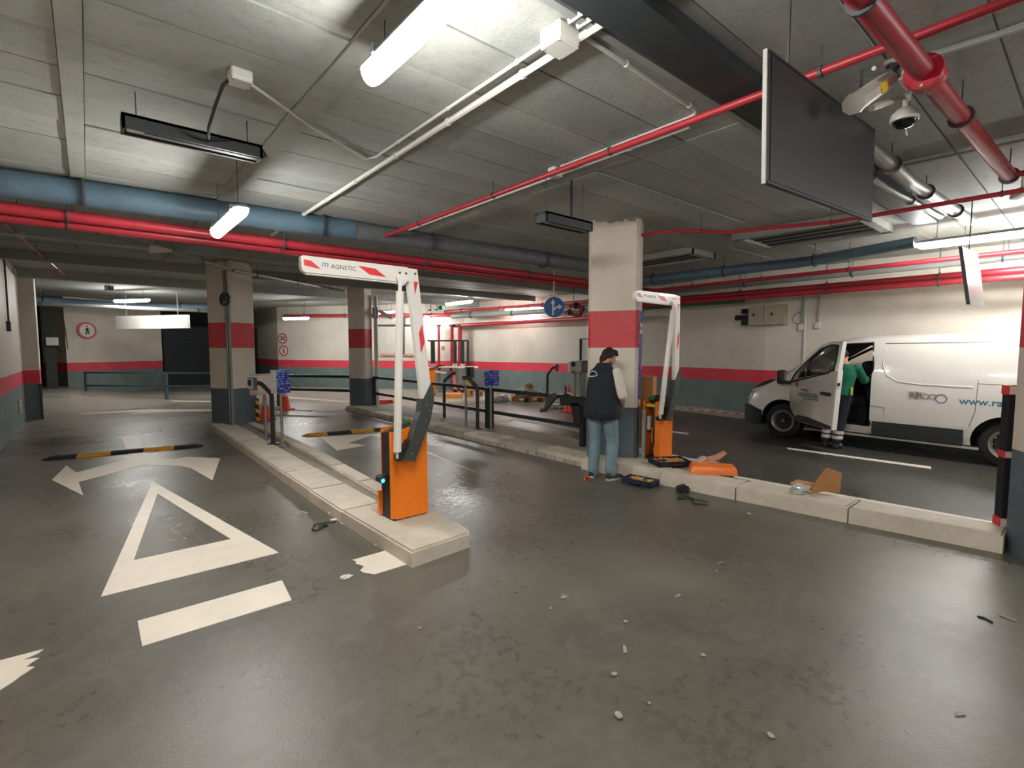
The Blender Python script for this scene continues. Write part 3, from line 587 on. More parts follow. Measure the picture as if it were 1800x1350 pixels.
    part('rod_pivot', BLACKP, o, lambda m: (m.box((rb.x + .03, rb.y + .03, rb.z + .01), (.05, .08, .05)), m.sphere(rb, .019, 12, 8)), True)
    yy = y0 - .0015
    def refl(parent, pts): part('reflective_patch', REDREF, parent, lambda m: m.prism([q(x, z, yy) for x, z in pts], (0, .003, 0)))
    refl(bm_, [(-.935, 2.27), (-.935, 2.225), (-.805, 2.207), (-.88, 2.265)])
    refl(bm_, [(-.50, 2.267), (-.40, 2.203), (-.25, 2.195), (-.345, 2.257)])
    yy = y0 + .004
    refl(up, [(.02, 2.18), (.062, 2.18), (.03, 2.06)]); refl(up, [(.098, 1.80), (.125, 1.64), (.085, 1.54), (.066, 1.72)])
    # lettering on the boom
    M0 = frame(q(-.775, 2.25, y0), (1, 0, -.012), (0, 0, 1))
    text_mesh('m', .068, TEXTB, 'lettering', bm_, M0, shear=.25, sx=1.1); text_mesh('AGNETIC', .05, TEXTD, 'lettering', bm_, frame(q(-.62, 2.236, y0), (1, 0, -.012), (0, 0, 1)), sx=1.0)
    return o
barrier((2.24, 4.25, .135), 'closed orange barrier cabinet with white folding arm on the end of the low island', False)
barrier((6.18, 4.09, .155), 'opened orange barrier cabinet with exposed motor and white folding arm beside the poster pillar', True)

# ---------------------------------------------------------------- guard rails
def railing(name, label, pts, zs, posts, th=.065, mats=BLACKM, pw=.07, ztop=None):
    P = [Vector(p) for p in pts]; o = thing(name, label, 'railing', P[0])
    for z in zs:
        for a, b in zip(P, P[1:]):
            d = b - a; part('rail', mats, o, lambda m: m.box(((a + b) / 2).to_tuple()[:2] + (z,), (d.length, th * .7, th), math.atan2(d.y, d.x)), False, True)
    for p, wd in posts:
        p = Vector(p); zt = (ztop or max(zs)) + th / 2; part('post', mats, o, lambda m: m.box((p.x, p.y, (p.z + zt) / 2), (wd, wd, zt - p.z), math.atan2((P[-1] - P[0]).y, (P[-1] - P[0]).x)), False, True)
    return o
HBF = .095
railing('guard_rail', 'black two-bar guard rail along the long kerb island', [(6.22, 13.5, 0), (6.2, 5.5, 0)], (.885, .43), [((6.22, 13.45, HBF), .12), ((6.2, 8.05, HBF), .13), ((6.2, 5.52, HBF), .08)])
railing('guard_rail', 'black two-bar railing spanning between the two far pillars', [(3.0, 17.8, 0), (5.7, 13.95, 0)], (.90, .50), [((3.05, 17.7, 0), .07), ((4.3, 15.95, 0), .06)], .075)
railing('ramp_railing', 'blue-grey tubular railing along the ramp before the dark opening', [(-.1, 22.4, 0), (3.3, 18.9, 0)], (.89, .45), [((-.1, 22.4, 0), .07), ((1.95, 20.29, 0), .08), ((3.2, 19.0, 0), .07)], .06, mat('blue_grey_steel', '#3f5660', .45))
# the bent black arm hung over the rail
ba = thing('loose_arm', 'bent black barrier arm left hanging over the guard rail', 'barrier arm', (6.2, 6.3, .9))
def rp(x, y): return PX(x, y, 6.12)
part('arm_bar', BLACKP, ba, lambda m: m.prism([rp(*p) for p in ((984, 698), (992, 692), (1004, 697), (1030, 704), (1046, 707), (1048, 715), (1020, 714), (985, 712))], (.06, 0, 0)), False, True)
part('arm_leg', BLACKP, ba, lambda m: m.prism([rp(*p) for p in ((1002, 708), (1017, 709), (1021, 744), (1009, 745))], (.05, 0, 0)), False, True)
part('arm_hook', DGREY, ba, lambda m: m.prism([rp(*p) for p in ((963, 695), (973, 691), (979, 697), (971, 706), (958, 721), (956, 719), (960, 704))], (.05, 0, 0)), False, True)
part('torn_sleeve', BLACKP, ba, lambda m: m.prism([rp(*p) for p in ((949, 721), (958, 719), (958, 724), (949, 725))], (.05, 0, 0)), False, True)

# ---------------------------------------------------------------- terminals and posts
BLUESIGN = None
def sign_mat():
    t = NT('tariff_print'); p = t.pos(); s = t.n('ShaderNodeSeparateXYZ'); t.l(p, s.inputs[0])
    rows = t.math('GREATER_THAN', t.math('FRACT', t.math('MULTIPLY', s.outputs[2], 26)), .62)
    wn = t.n('ShaderNodeTexWhiteNoise', noise_dimensions='3D'); sn = t.n('ShaderNodeVectorMath', operation='SNAP', inputs={1: (.03, .03, 1 / 26)}); t.l(p, sn.inputs[0]); t.l(sn.outputs[0], wn.inputs[0])
    f = t.math('MULTIPLY', rows, t.math('GREATER_THAN', wn.outputs[0], .55)); t.l(t.mix(f, lin('#27327a'), lin('#9aa0cc')), t.b.inputs['Base Color']); t.b.inputs['Roughness'].default_value = .35; return t.m
M_TARIFF = sign_mat(); SKYB = mat('sky_blue_print', '#2f9bd8', .35); BOXG = mat('terminal_grey', '#a6a59c', .45); BOXP = mat('terminal_pinkish', '#c6b3a6', .5); BOXD = mat('reader_dark', '#3c4244', .45)
def sign_post(base, h0, w_, h, d_, rz, label):
    """steel pole with a boxed tariff sign; local -y is the printed face"""
    o = thing('sign_post', label, 'sign post', base, rz)
    part('pole', STEEL, o, lambda m: m.cyl((0, 0, 0), (0, 0, h0 + .05), .022, 16), True); part('foot', STEEL, o, lambda m: m.lathe([(.05, 0), (.05, .006), (.024, .012)], seg=16), True)
    b = part('sign_box', BOXG, o, lambda m: m.box((0, .0, h0 + h / 2), (w_, d_, h), bev=.01)); part('tariff_panel', M_TARIFF, b, lambda m: m.box((0, -d_ / 2 - .002, h0 + h / 2), (w_ * .96, .006, h * .97)))
    part('header_mark', SKYB, b, lambda m: m.box((-w_ * .3, -d_ / 2 - .005, h0 + h * .93), (w_ * .3, .003, h * .08))); return o
def bent_reader(base, rz, H, reach, label, head=True):
    """black tube post that leans forward at the top and carries a card reader; local -x is the reach direction"""
    o = thing('card_reader', label, 'card reader', base, rz)
    part('post', BLACKM, o, lambda m: m.tube([(0, 0, 0), (0, 0, H - .22), (-.02, 0, H - .17), (-reach * .55, 0, H - .02), (-reach * .7, 0, H + .005), (-reach, 0, H + .005)], .036, 12), True)
    part('foot', BLACKM, o, lambda m: m.lathe([(.10, 0), (.10, .01), (.045, .02)], seg=20), True)
    if head:
        hdv = part('reader', BOXD, o, lambda m: m.box((-reach - .03, 0, H), (.07, .16, .2), bev=.012)); part('reader_face', GREYPVC, hdv, lambda m: m.box((-reach - .068, 0, H), (.012, .13, .17), bev=.004))
        part('keypad', BLACKP, hdv, lambda m: m.box((-reach - .075, 0, H + .02), (.008, .09, .09)))
    return o
# on the near island
sign_post((2.36, 8.62, HA - .01), .87, .25, .38, .15, math.radians(20), 'blue tariff sign on a steel pole on the low island, next to the traffic cone')
bent_reader((2.30, 8.92, HA - .01), math.radians(20), 1.03, .30, 'card reader on a bent black post beside the steel poles on the low island')
t = thing('info_box', 'pinkish white box on a steel pole beside the bent reader post on the low island', 'terminal', (2.30, 9.35, HA - .03), math.radians(28))
part('pole', STEEL, t, lambda m: m.cyl((0, 0, 0), (0, 0, .9), .022, 14), True); part('foot', STEEL, t, lambda m: m.lathe([(.05, 0), (.05, .006), (.024, .012)], seg=16), True); part('box_body', BOXP, t, lambda m: m.box((-.03, 0, .99), (.42, .16, .33), bev=.012)); part('box_lid', BOXG, t, lambda m: m.box((-.03, 0, 1.165), (.43, .17, .025), bev=.006))
# on the long island
sign_post((5.98, 7.72, HB - .02), .88, .31, .32, .12, math.radians(-20), 'blue tariff sign on a steel pole on the long island')
t = thing('intercom_terminal', 'grey terminal with dark reader and yellow panel on a steel pole on the long island', 'terminal', (5.93, 8.5, HB - .02), math.radians(-15))
part('pole', STEEL, t, lambda m: m.cyl((0, 0, 0), (0, 0, .9), .024, 14), True); part('foot', STEEL, t, lambda m: m.lathe([(.05, 0), (.05, .006), (.024, .012)], seg=16), True)
part('body', BOXG, t, lambda m: m.box((-.07, .05, 1.05), (.2, .2, .34), bev=.015)); part('reader', BOXD, t, lambda m: m.box((.07, -.03, 1.12), (.16, .15, .24), bev=.015)); part('keypad', GLASSD, t, lambda m: m.box((.03, -.11, 1.14), (.06, .01, .17)))
part('yellow_panel', mat('label_yellow', '#d8bd3a', .5), t, lambda m: m.prism([(-.02, -.08, .88), (.08, -.08, .84), (.15, -.08, .94), (.13, -.08, 1.03), (.0, -.08, .99)], (0, .03, 0)))
bent_reader((5.90, 8.05, HB - .01), math.radians(-40), 1.02, .30, 'bent black post holding the back of the grey terminal on the long island', False)
bent_reader((6.36, 10.0, HB - .03), math.radians(140), 1.05, .34, 'card reader on a bent black post behind the guard rail, facing the next lane')
# beyond the rail, in the next lane
p = G(962, 718); bent_reader((p.x, p.y, .05), math.radians(130), 1.12, .24, 'card reader on a bent black post on a loose concrete foot beside the pallet')
tag(MB().lathe([(.22, 0), (.22, .05), (.2, .055)], (p.x, p.y, 0), 24).build('concrete_foot', M_KERB2, smooth=True), 'round concrete foot under the bent reader post by the pallet', 'concrete block')
p = G(1018, 716); t = thing('ticket_machine', 'grey ticket machine with two stacked heads on a column behind the guard rail', 'ticket machine', (p.x, p.y, 0), math.radians(-28))
part('column', mat('column_beige', '#8b8075', .55), t, lambda m: (m.cyl((.08, 0, 0), (.08, 0, 1.1), .085, 18), m.box((-.13, .02, .55), (.06, .06, 1.1)))); part('column_base', DARKM, t, lambda m: m.box((0, 0, .01), (.4, .3, .02)))
part('head', BOXG, t, lambda m: m.box((-.16, -.02, 1.18), (.34, .3, .34), bev=.03)); part('coin_head', mat('terminal_taupe', '#5d5a54', .5), t, lambda m: m.box((.17, .0, 1.19), (.32, .3, .34), bev=.04))
part('screen', GLASSD, t, lambda m: m.box((-.25, -.175, 1.26), (.12, .012, .12))); part('button', mat('button_amber', '#d09a30', .4), t, lambda m: m.cyl((-.25, -.17, 1.1), (-.25, -.19, 1.1), .035, 12)); part('ticket_slot', BLACKP, t, lambda m: m.box((-.24, -.172, 1.05), (.1, .008, .04)))
p = G(994, 715); tag(MB().lathe([(.03, 0), (.03, .58), (.022, .62), (0, .63)], (p.x, p.y, 0), 12).build('bollard', BLACKM, smooth=True), 'thin black bollard before the grey ticket machine', 'bollard')
# ---------------------------------------------------------------- traffic cones
CONE = mat('cone_orange', '#f0502f', .5, var=.05); CONEW = mat('cone_white', '#d9d2c8', .45)
def cone(p, label, s=1.0):
    o = thing('traffic_cone', label, 'traffic cone', (p.x, p.y, p.z))
    part('base', CONE, o, lambda m: m.box((0, 0, .018 * s), (.38 * s, .38 * s, .036 * s), .3, bev=.012)); part('body', CONE, o, lambda m: m.lathe([(.15 * s, .03 * s), (.135 * s, .06 * s), (.03 * s, .72 * s), (.022 * s, .73 * s), (0, .73 * s)], seg=20), True)
    part('reflective_band', CONEW, o, lambda m: m.lathe([(.083 * s, .40 * s), (.0585 * s, .55 * s)], seg=20), True); return o
cone(G(502, 720), 'orange traffic cone standing behind the blue tariff sign of the low island', .95)
cone(G(1000, 724), 'orange traffic cone with white band behind the guard rail at the ticket machine', .98)
cone(G(467, 738), 'orange traffic cone half hidden behind the pillar with the cable tray', .9)
# hazard-striped strip on pillar A and cable ladder down its face
n = pilA; a = Vector((1.93, 12.25, 0)) + PB * .70
tag(MB().prism([(a + PA * .52 + PB * .001), (a + PA * .59 + PB * .001), (a + PA * .59 + PB * .03), (a + PA * .52 + PB * .03)], (0, 0, .62)).build('hazard_strip', stripe_mat('hazard_stripes', '#1f2022', '#d59a2a', 5.5, 1.0)), 'black and yellow hazard strip at the foot of the cable tray pillar', 'guard strip')
cl = thing('cable_ladder', 'vertical grey cable duct running down the face of the far island pillar', 'cable duct', a)
part('duct', GREYPVC, cl, lambda m: m.prism([a - PB * .10 - PA * .002, a - PB * .02 - PA * .002, a - PB * .02 - PA * .05, a - PB * .10 - PA * .05], (0, 0, 2.72)).add([], []), False, True)
for k, (dd, r) in enumerate(((.035, .011), (.06, .014), (.085, .011))): part('cable', GALV if k == 1 else HANG, cl, lambda m: m.tube([a - PB * dd - PA * .06 + Vector((0, 0, .12)), a - PB * dd - PA * .06 + Vector((0, 0, 2.75)), a - PB * (dd + .04) - PA * .05 + Vector((0, 0, 3.3))], r, 8), True, True)
part('cable_coil', DARKM, cl, lambda m: [m.tube(arc(a - PB * .06 - PA * .08 + Vector((0, 0, 2.72)), .10 + .02 * i, 0, 2 * PI * .97, 18, PB, (0, 0, 1)), .008, 6) for i in range(3)], True, True)
part('entry_box', DARKM, cl, lambda m: m.box((a - PB * .06 - PA * .06 + Vector((0, 0, 2.74))).to_tuple(), (.1, .1, .14), .5), False, True)
# ---------------------------------------------------------------- round wall signs
WSIGN = mat('sign_white', '#d8d3ca', .4); RSIGN = mat('sign_red', '#cf3a42', .4); BSIGN = mat('sign_blue', '#1c5a93', .4); KSIGN = mat('sign_black', '#23262a', .5)
def disc(m, c, r, n_, th, u, v, seg=36):
    c = Vector(c); ring = [c + u * r * math.cos(2 * PI * i / seg) + v * r * math.sin(2 * PI * i / seg) for i in range(seg)]; m.prism(ring, n_ * th)
def walker(o, c, s, u, n_):
    Z = Vector((0, 0, 1)); P = lambda x, z: c + u * x * s + Z * z * s + n_ * .004
    def seg(a, b, r): return lambda m: m.tube([P(*a), P(*b)], r * s, 6)
    part('pedestrian_symbol', KSIGN, o, lambda m: (m.sphere(P(.0, .62), .12 * s, 10, 8), seg((0, .42), (.02, 0), .12)(m), seg((.02, 0), (-.22, -.62), .085)(m), seg((.02, 0), (.26, -.3), .085)(m), seg((.26, -.3), (.2, -.62), .075)(m), seg((0, .38), (-.28, .05), .06)(m), seg((0, .38), (.3, .1), .06)(m)), False, True)
def round_sign(c, u, r, label, kind):
    c = Vector(c); u = Vector(u).normalized(); Z = Vector((0, 0, 1)); n_ = u.cross(Z); o = thing('round_sign', label, 'sign', c)
    if kind in ('walk', '20'):
        part('rim', RSIGN, o, lambda m: disc(m, c, r, n_, -.012, u, Z), True, True); part('face', WSIGN, o, lambda m: disc(m, c + n_ * .002, r * .78, n_, -.006, u, Z), True, True)
        if kind == 'walk': walker(o, c, r * .75, u, n_)
        else:
            tm = text_mesh('20', r * 1.05, KSIGN, 'speed_number', o, frame(n_ * .003, u, Z), .002, bold=r * .035)
    else:
        part('face', BSIGN, o, lambda m: disc(m, c, r, n_, -.012, u, Z), True, True)
        P = lambda x, z: c + u * x * r + Z * z * r + n_ * .001
        part('straight_arrow', WSIGN, o, lambda m: m.prism([P(*p) for p in ((-.18, -.78), (-.04, -.78), (-.04, .35), (.1, .35), (-.11, .8), (-.32, .35), (-.18, .35))], n_ * .004), False, True)
        part('turn_arrow', WSIGN, o, lambda m: (m.prism([P(*p) for p in ((-.03, -.3), (.08, -.3), (.2, -.1), (.45, -.04), (.45, -.22), (.8, .03), (.45, .3), (.45, .11), (.15, .05), (-.03, -.12))], n_ * .004)), False, True)
        part('hanger_rod', GALV, o, lambda m: m.cyl(c + Z * r * .9 - n_ * .03, (c.x - n_.x * .03, c.y - n_.y * .03, CEIL), .014, 8), False, True)
    return o
d1 = (Vector((2.4, 25.8, 0)) - Vector((-.6, 24.1, 0))).normalized(); c0 = PV(152, 581, (-.6, 24.08, 0), math.degrees(math.atan2(d1.x, d1.y)))
round_sign(c0 + Vector((.02, -.03, 0)), d1, .31, 'round red-ringed no pedestrians sign on the ramp wall', 'walk')
d2 = (Vector((11.75, 16.9, 0)) - Vector((6.6, 24.3, 0))).normalized(); nn2 = d2.cross(Vector((0, 0, 1))); h2 = math.degrees(math.atan2(d2.x, d2.y))
for (x, y), lb, kd in (((497, 595), 'round red-ringed sign reading 20 on the white wall', '20'), ((499, 616.5), 'small round red-ringed no pedestrians sign under the speed limit sign', 'walk')):
    c0 = PV(x, y, (6.6, 24.3, 0), h2); round_sign(c0 + nn2 * .02, d2, .235, lb, kd)
c0 = PX(974, 540, 7.2); round_sign(c0, hd(130), .205, 'round blue sign with straight and right arrows hanging from the ceiling', 'blue')
# ---------------------------------------------------------------- hanging panels
o = thing('headroom_panel', 'long white headroom panel hanging over the ramp lane', 'panel', (1.2, 20.6, 2.55)); dB = hd(145)
pc = PV(266, 565, (1.55, 20.9, 0), 145); part('panel', WHITEP, o, lambda m: m.hexa([pc + dB * sx * 1.55 + Vector((0, 0, z)) + hd(55) * q for z in (-.24, .2) for sx, q in ((-1, 0), (1, 0), (1, .06), (-1, .06))]), False, True)
for s in (-1.1, 1.1): part('hanger', GALV, o, lambda m: m.cyl(pc + dB * s + Vector((0, 0, .2)) + hd(55) * .03, Vector(((pc + dB * s).x, (pc + dB * s).y, CEIL)) + hd(55) * .03, .012, 8), False, True)
# black display panel
o = thing('display_panel', 'large black flat display panel hanging from the ceiling on chains', 'display', (3.43, 1.13, 2.57)); o.matrix_basis = o.matrix_basis @ Matrix.Rotation(-.05, 4, 'Y')
part('body', DARKM, o, lambda m: m.box((0, .0, .31), (1.70, .022, .62), bev=.006)); part('screen', SCREEN, o, lambda m: m.box((.01, -.012, .31), (1.66, .006, .585), bev=.002)); part('frame_edge', mat('silver_edge', '#8d8b86', .6, 0), o, lambda m: m.box((-.855, 0, .31), (.012, .022, .625), bev=.003))
part('bezel_top', BLACKP, o, lambda m: m.box((0, -.012, .613), (1.69, .008, .012))); part('bezel_bottom', BLACKP, o, lambda m: m.box((0, -.012, .006), (1.69, .008, .012)))
for s in (-.6, .55): part('chain', HANG, o, lambda m: m.cyl((s, 0, .6), (s + .02, 0, CEIL - 2.57 - s * .05), .008, 6))
# small hanging mirror panel on the right
mp = PX(1712, 488, 8.3); o = thing('hanging_mirror', 'small tilted white reflective panel hanging below the tube lamp over the van', 'mirror', mp); uu = hd(95)
part('panel', mat('mirror_panel', '#d7d5cf', .3, 0, .03), o, lambda m: m.hexa([mp + uu * sx + Vector((0, 0, z)) + hd(5) * q + hd(5) * z * .15 for z in (-.34, .34) for sx, q in ((-.33, 0), (.33, 0), (.33, .02), (-.33, .02))]), False, True)
part('edge', DARKM, o, lambda m: m.hexa([mp + uu * sx + Vector((0, 0, z)) + hd(5) * q + hd(5) * z * .15 for z in (-.345, .345) for sx, q in ((-.345, -.005), (-.33, -.005), (-.33, .03), (-.345, .03))]), False, True)
part('hanger', HANG, o, lambda m: m.cyl(mp + Vector((0, 0, .33)) + hd(5) * .06, Vector((mp.x, mp.y, CEIL)) + hd(5) * .06, .007, 6), False, True)
# ---------------------------------------------------------------- security cameras
K = 1.0
o = thing('security_camera', 'white housed security camera with a yellow label on a ceiling bracket', 'camera', (3.95, 1.2, 3.05))
CW = mat('camera_white', '#cdcbc2', .4, var=.04)
def pz(x, y, Y=1.12): return PY(x, y, Y)
Yc = .95
ca, cb = pz(1500, 183, Yc), pz(1560, 142, Yc); ax = (cb - ca).normalized(); sd = Vector((0, 1, 0)); upv = sd.cross(ax) * -1; upv = upv if upv.z > 0 else -upv
def camsec(p, k): return [p + sd * .055 * k * math.cos(t) * (1 if abs(math.cos(t)) < .99 else 1) + upv * .052 * k * math.sin(t) for t in [PI / 8 + i * PI / 4 for i in range(8)]]
part('housing', CW, o, lambda m: m.loft([camsec(ca, 1.05), camsec(ca + ax * .03, 1.12), camsec(ca + ax * .031, 1), camsec(cb, 1)]), False, True)
part('yellow_label', mat('label_bright_yellow', '#e2bd16', .5), o, lambda m: m.box((ca.lerp(cb, .55) - sd * .054).to_tuple(), (.12, .006, .055), 0, 0, -math.atan2(ax.z, ax.x)), False, True)
part('rear_cap', BLACKP, o, lambda m: m.loft([camsec(cb, .8), camsec(cb + ax * .1, .7)]), False, True)
part('hood', CW, o, lambda m: m.tube([pz(1536, 120, Yc), pz(1565, 106, Yc), pz(1583, 108, Yc), pz(1590, 122, Yc), pz(1588, 132, Yc)], .012, 8), True, True)
part('cable', BLACKP, o, lambda m: m.tube([cb + ax * .08, pz(1580, 115, Yc), pz(1576, 112, Yc), pz(1560, 118, Yc)], .012, 8), True, True)
part('bracket', CW, o, lambda m: (m.tube([pz(1532, 190, Yc), pz(1596, 168, Yc)], .02, 6), m.tube([pz(1596, 168, Yc), pz(1602, 135, Yc), pz(1605, 100, Yc), Vector((pz(1605, 100, Yc).x, Yc, CEIL - .01))], .022, 6), m.box((pz(1605, 90, Yc).x, Yc, CEIL - .012), (.16, .12, .024))), False, True)
dm = pz(1590, 208, Yc); o = thing('dome_camera', 'white dome camera with dark bubble hanging under the camera bracket', 'camera', dm)
part('stem', CW, o, lambda m: m.cyl((.02, 0, .05), (.03, 0, .17), .022, 10)); part('cap', CW, o, lambda m: m.lathe([(0, .065), (.045, .06), (.075, .03), (.082, .0), (.078, -.01)], seg=24), True); part('bubble', mat('bubble_dark', '#14161a', .06), o, lambda m: m.lathe([(.066, -.008), (.06, -.04), (.04, -.06), (0, -.07)], seg=24), True)
part('lens_ring', CW, o, lambda m: m.tube(arc((0, 0, -.012), .072, 0, 2 * PI, 24, (1, 0, 0), (0, 1, 0)), .010, 8), True); part('cable', WHITEPVC, o, lambda m: m.tube([(.08, 0, .02), (.13, .02, .0), (.3, .05, -.01), (.6, .1, .1), (.75, .1, .35)], .007, 6), True)
q = PX(1795, 335, 7.6); o = thing('security_camera', 'small white ceiling camera above the tube lamp near the right wall', 'camera', q); part('housing', CW, o, lambda m: m.box((.1, 0, 0), (.3, .09, .09), .5, .2, bev=.02)); part('mount', CW, o, lambda m: m.cyl((.1, 0, 0), (.1, 0, CEIL - q.z), .015, 8)); part('yellow_label', mat('label_bright_yellow', '#e2bd16', .5), o, lambda m: m.box((.1, 0, .05), (.12, .06, .006), .5))
# ---------------------------------------------------------------- right wall electrics
WX = 12.44
def wq(x, y): p = PX(x, y, WX); return p
o = thing('electrical_cabinet', 'pair of beige electrical cabinets on the wall above the van bonnet', 'electrical cabinet', wq(1352, 552))
a_, b_ = wq(1321, 552), wq(1385, 552); BE = mat('cabinet_beige', '#a59c83', .5)
ym = wq(1348, 552).y
for y0, y1 in ((a_.y, ym), (ym, b_.y)):
    bx = part('cabinet', BE, o, lambda m: m.box((WX - .09, (y0 + y1) / 2, 2.5), (.18, abs(y1 - y0) - .008, .46), bev=.008), False, True)
    part('lock_plate', mat('plate_blue', '#2b3350', .4), bx, lambda m: m.box((WX - .183, (y0 + y1) / 2 + .05, 2.52), (.006, .06, .06)))
    bx.data.transform(Matrix()) if False else None
for ob in list(o.children):
    for ch in ob.children: ch.data.transform(o.matrix_basis.inverted())
for k, (yy, zz) in enumerate(((a_.y + .12, 2.62), (a_.y + .28, 2.47), (a_.y + .10, 2.47), (a_.y + .12, 2.34))):
    o = thing('breaker_box', ('dark breaker box in the cluster beside the beige cabinets, topmost', 'dark breaker box in the cluster beside the beige cabinets, outermost', 'dark breaker box in the cluster beside the beige cabinets, in the middle', 'dark breaker box in the cluster beside the beige cabinets, lowest')[k], 'breaker box', (WX - .06, yy, zz))
    part('body', BLACKP, o, lambda m: m.box((0, 0, 0), (.12, .16, .12), bev=.008)); part('window', GLASSD, o, lambda m: m.box((-.062, 0, .0), (.006, .12, .06))); part('cable_gland', WHITEPVC, o, lambda m: m.cyl((0, .03, .06), (0, .03, .1), .014, 8))
for x0, y0, y1, lb in ((1409, 545, 575, 'small grey switch box at the end of a thin wall conduit with a cable loop'), (1438, 520, 572, 'white socket box at the end of a thick wall conduit')):
    p0, p1 = wq(x0 + 4, y0), wq(x0, y1); o = thing('switch_box', lb, 'switch box', (WX - .03, p1.y, p1.z)); part('box_body', WHITEPVC, o, lambda m: m.box((0, 0, 0), (.06, .11, .14), bev=.01)); part('conduit', GREYPVC, o, lambda m: m.tube([(.005, .0, .07), (.005, .0, .35), (.005, -.01, 2.93 - p1.z)], .014 if x0 < 1420 else .02, 8), True)
    if x0 < 1420: part('cable_loop', BLACKM, o, lambda m: m.tube([(0, .02, .07), (0, .16, .1), (0, .2, .2), (0, .13, .3), (0, 0, .36)], .006, 6), True)
run('conduit', 'pale vertical wall conduit rising behind the van windscreen', 'conduit', [(WX - .03, wq(1413, 640).y, 1.2), (WX - .03, wq(1413, 640).y, 2.85)], .022, WHITEPVC)
tag(MB().box((11.9, 7.2, 2.83), (.2, 3.2, .07)).build('green_cable_tray', mat('green_sleeve', '#1f5a40', .7)), 'dark green sagging cable sleeve under the paired red wall pipes', 'cable sleeve')
# fire main elbow by pillar C and vent grilles
v0 = PX(1015, 545, 11.2); o = thing('valve_manifold', 'dark red valve manifold of looped pipes next to the poster pillar', 'valve', v0); RD = mat('dark_red_iron', '#7d1a25', .45, .2)
part('pipe_body', RD, o, lambda m: (m.tube([(0, .5, -.05), (0, .3, -.05), (0, .22, -.12), (0, .05, -.16), (0, -.12, -.14), (0, -.2, -.02), (0, -.2, .12)], .05, 10), m.tube([(.05, .35, .14), (.05, .1, .14), (.05, -.05, .12), (.05, -.08, -.1)], .05, 10)), True); [part('flange', RD, o, lambda m: m.cyl(fa, fb, .1, 14), True) for fa, fb in (((0, .33, -.05), (0, .29, -.05)), ((0, -.2, .0), (0, -.2, .04)), ((.05, .12, .14), (.05, .08, .14)))]; part('handwheel', RD, o, lambda m: m.tube(arc((-.1, .1, .02), .08, 0, 2 * PI, 14, (0, 1, 0), (0, 0, 1)), .012, 6), True)
part('hanger', HANG, o, lambda m: m.cyl((.05, .2, .1), (.05, .2, CEIL - v0.z + .002), .01, 6))
run('fire_main', 'red fire main along the wall ending at the valve manifold', 'pipe', [(11.35, 17.15, 2.62), (12.3, 11.3, 2.68), (12.05, 8.9, 2.70), (11.4, 8.1, 2.72)], .075, REDPIPE, 12)
for (xa, xb, ya, yb), lb in (((8.45, 9.3, 5.0, 6.6), 'dark louvred ceiling grille next to the poster pillar'), ((8.0, 9.2, 2.2, 3.9), 'dark louvred ceiling grille behind the display panel')):
    o = thing('vent_grille', lb, 'grille', ((xa + xb) / 2, (ya + yb) / 2, CEIL - .1)); part('frame', M_CEIL, o, lambda m: (m.box((xa, (ya + yb) / 2, CEIL - .05), (.12, yb - ya + .12, .12)), m.box((xb, (ya + yb) / 2, CEIL - .05), (.12, yb - ya + .12, .12)), m.box(((xa + xb) / 2, ya, CEIL - .05), (xb - xa, .12, .12)), m.box(((xa + xb) / 2, yb, CEIL - .05), (xb - xa, .12, .12))), False, True)
    n = 9
    for k in range(n): part('slat', DARKM if k % 2 else GREYPVC, o, lambda m: m.box((xa + .08 + (xb - xa - .16) * k / (n - 1), (ya + yb) / 2, CEIL - .055), (.06, yb - ya - .12, .015), 0, 0, .5), False, True)
# left wall details
for y_, z_, lb, h in ((14.0, 2.15, 'small grey socket with a cable down the left wall', 1.35),):
    o = thing('power_socket', lb, 'socket', (-1.17, y_, z_)); part('box_body', DARKM, o, lambda m: m.box((0, 0, 0), (.06, .13, .2), bev=.01)); part('cable', DARKM, o, lambda m: m.tube([(.0, 0, .1), (.0, 0, h)], .016, 8), True)
o = thing('vent_cover', 'pale vent cover in the grey dado of the left wall', 'vent', (-1.19, 15.2, .45)); part('frame', BOXG, o, lambda m: m.box((0, 0, 0), (.03, .55, .3)))
for k in range(4): part('slat', GREYPVC, o, lambda m: m.box((.018, 0, -.1 + k * .066), (.01, .48, .03), 0, 0, .4))
pw = G(88, 685); o = thing('gate_operator', 'white operator box with a hanging cable on the dark post beside the ramp wall', 'operator box', (-.98, 23.2, 0)); part('post', mat('dark_post', '#3d403c', .6), o, lambda m: m.box((0, .2, 1.5), (.28, .22, 3.0))); part('box_body', WHITEP, o, lambda m: m.box((.06, .02, 1.95), (.32, .2, .28), bev=.02)); part('cable', BLACKM, o, lambda m: m.tube([(.15, 0, 1.8), (.3, 0, 1.6), (.45, 0, 1.7), (.42, 0, 2.3), (.35, .1, 3.1)], .014, 6), True)
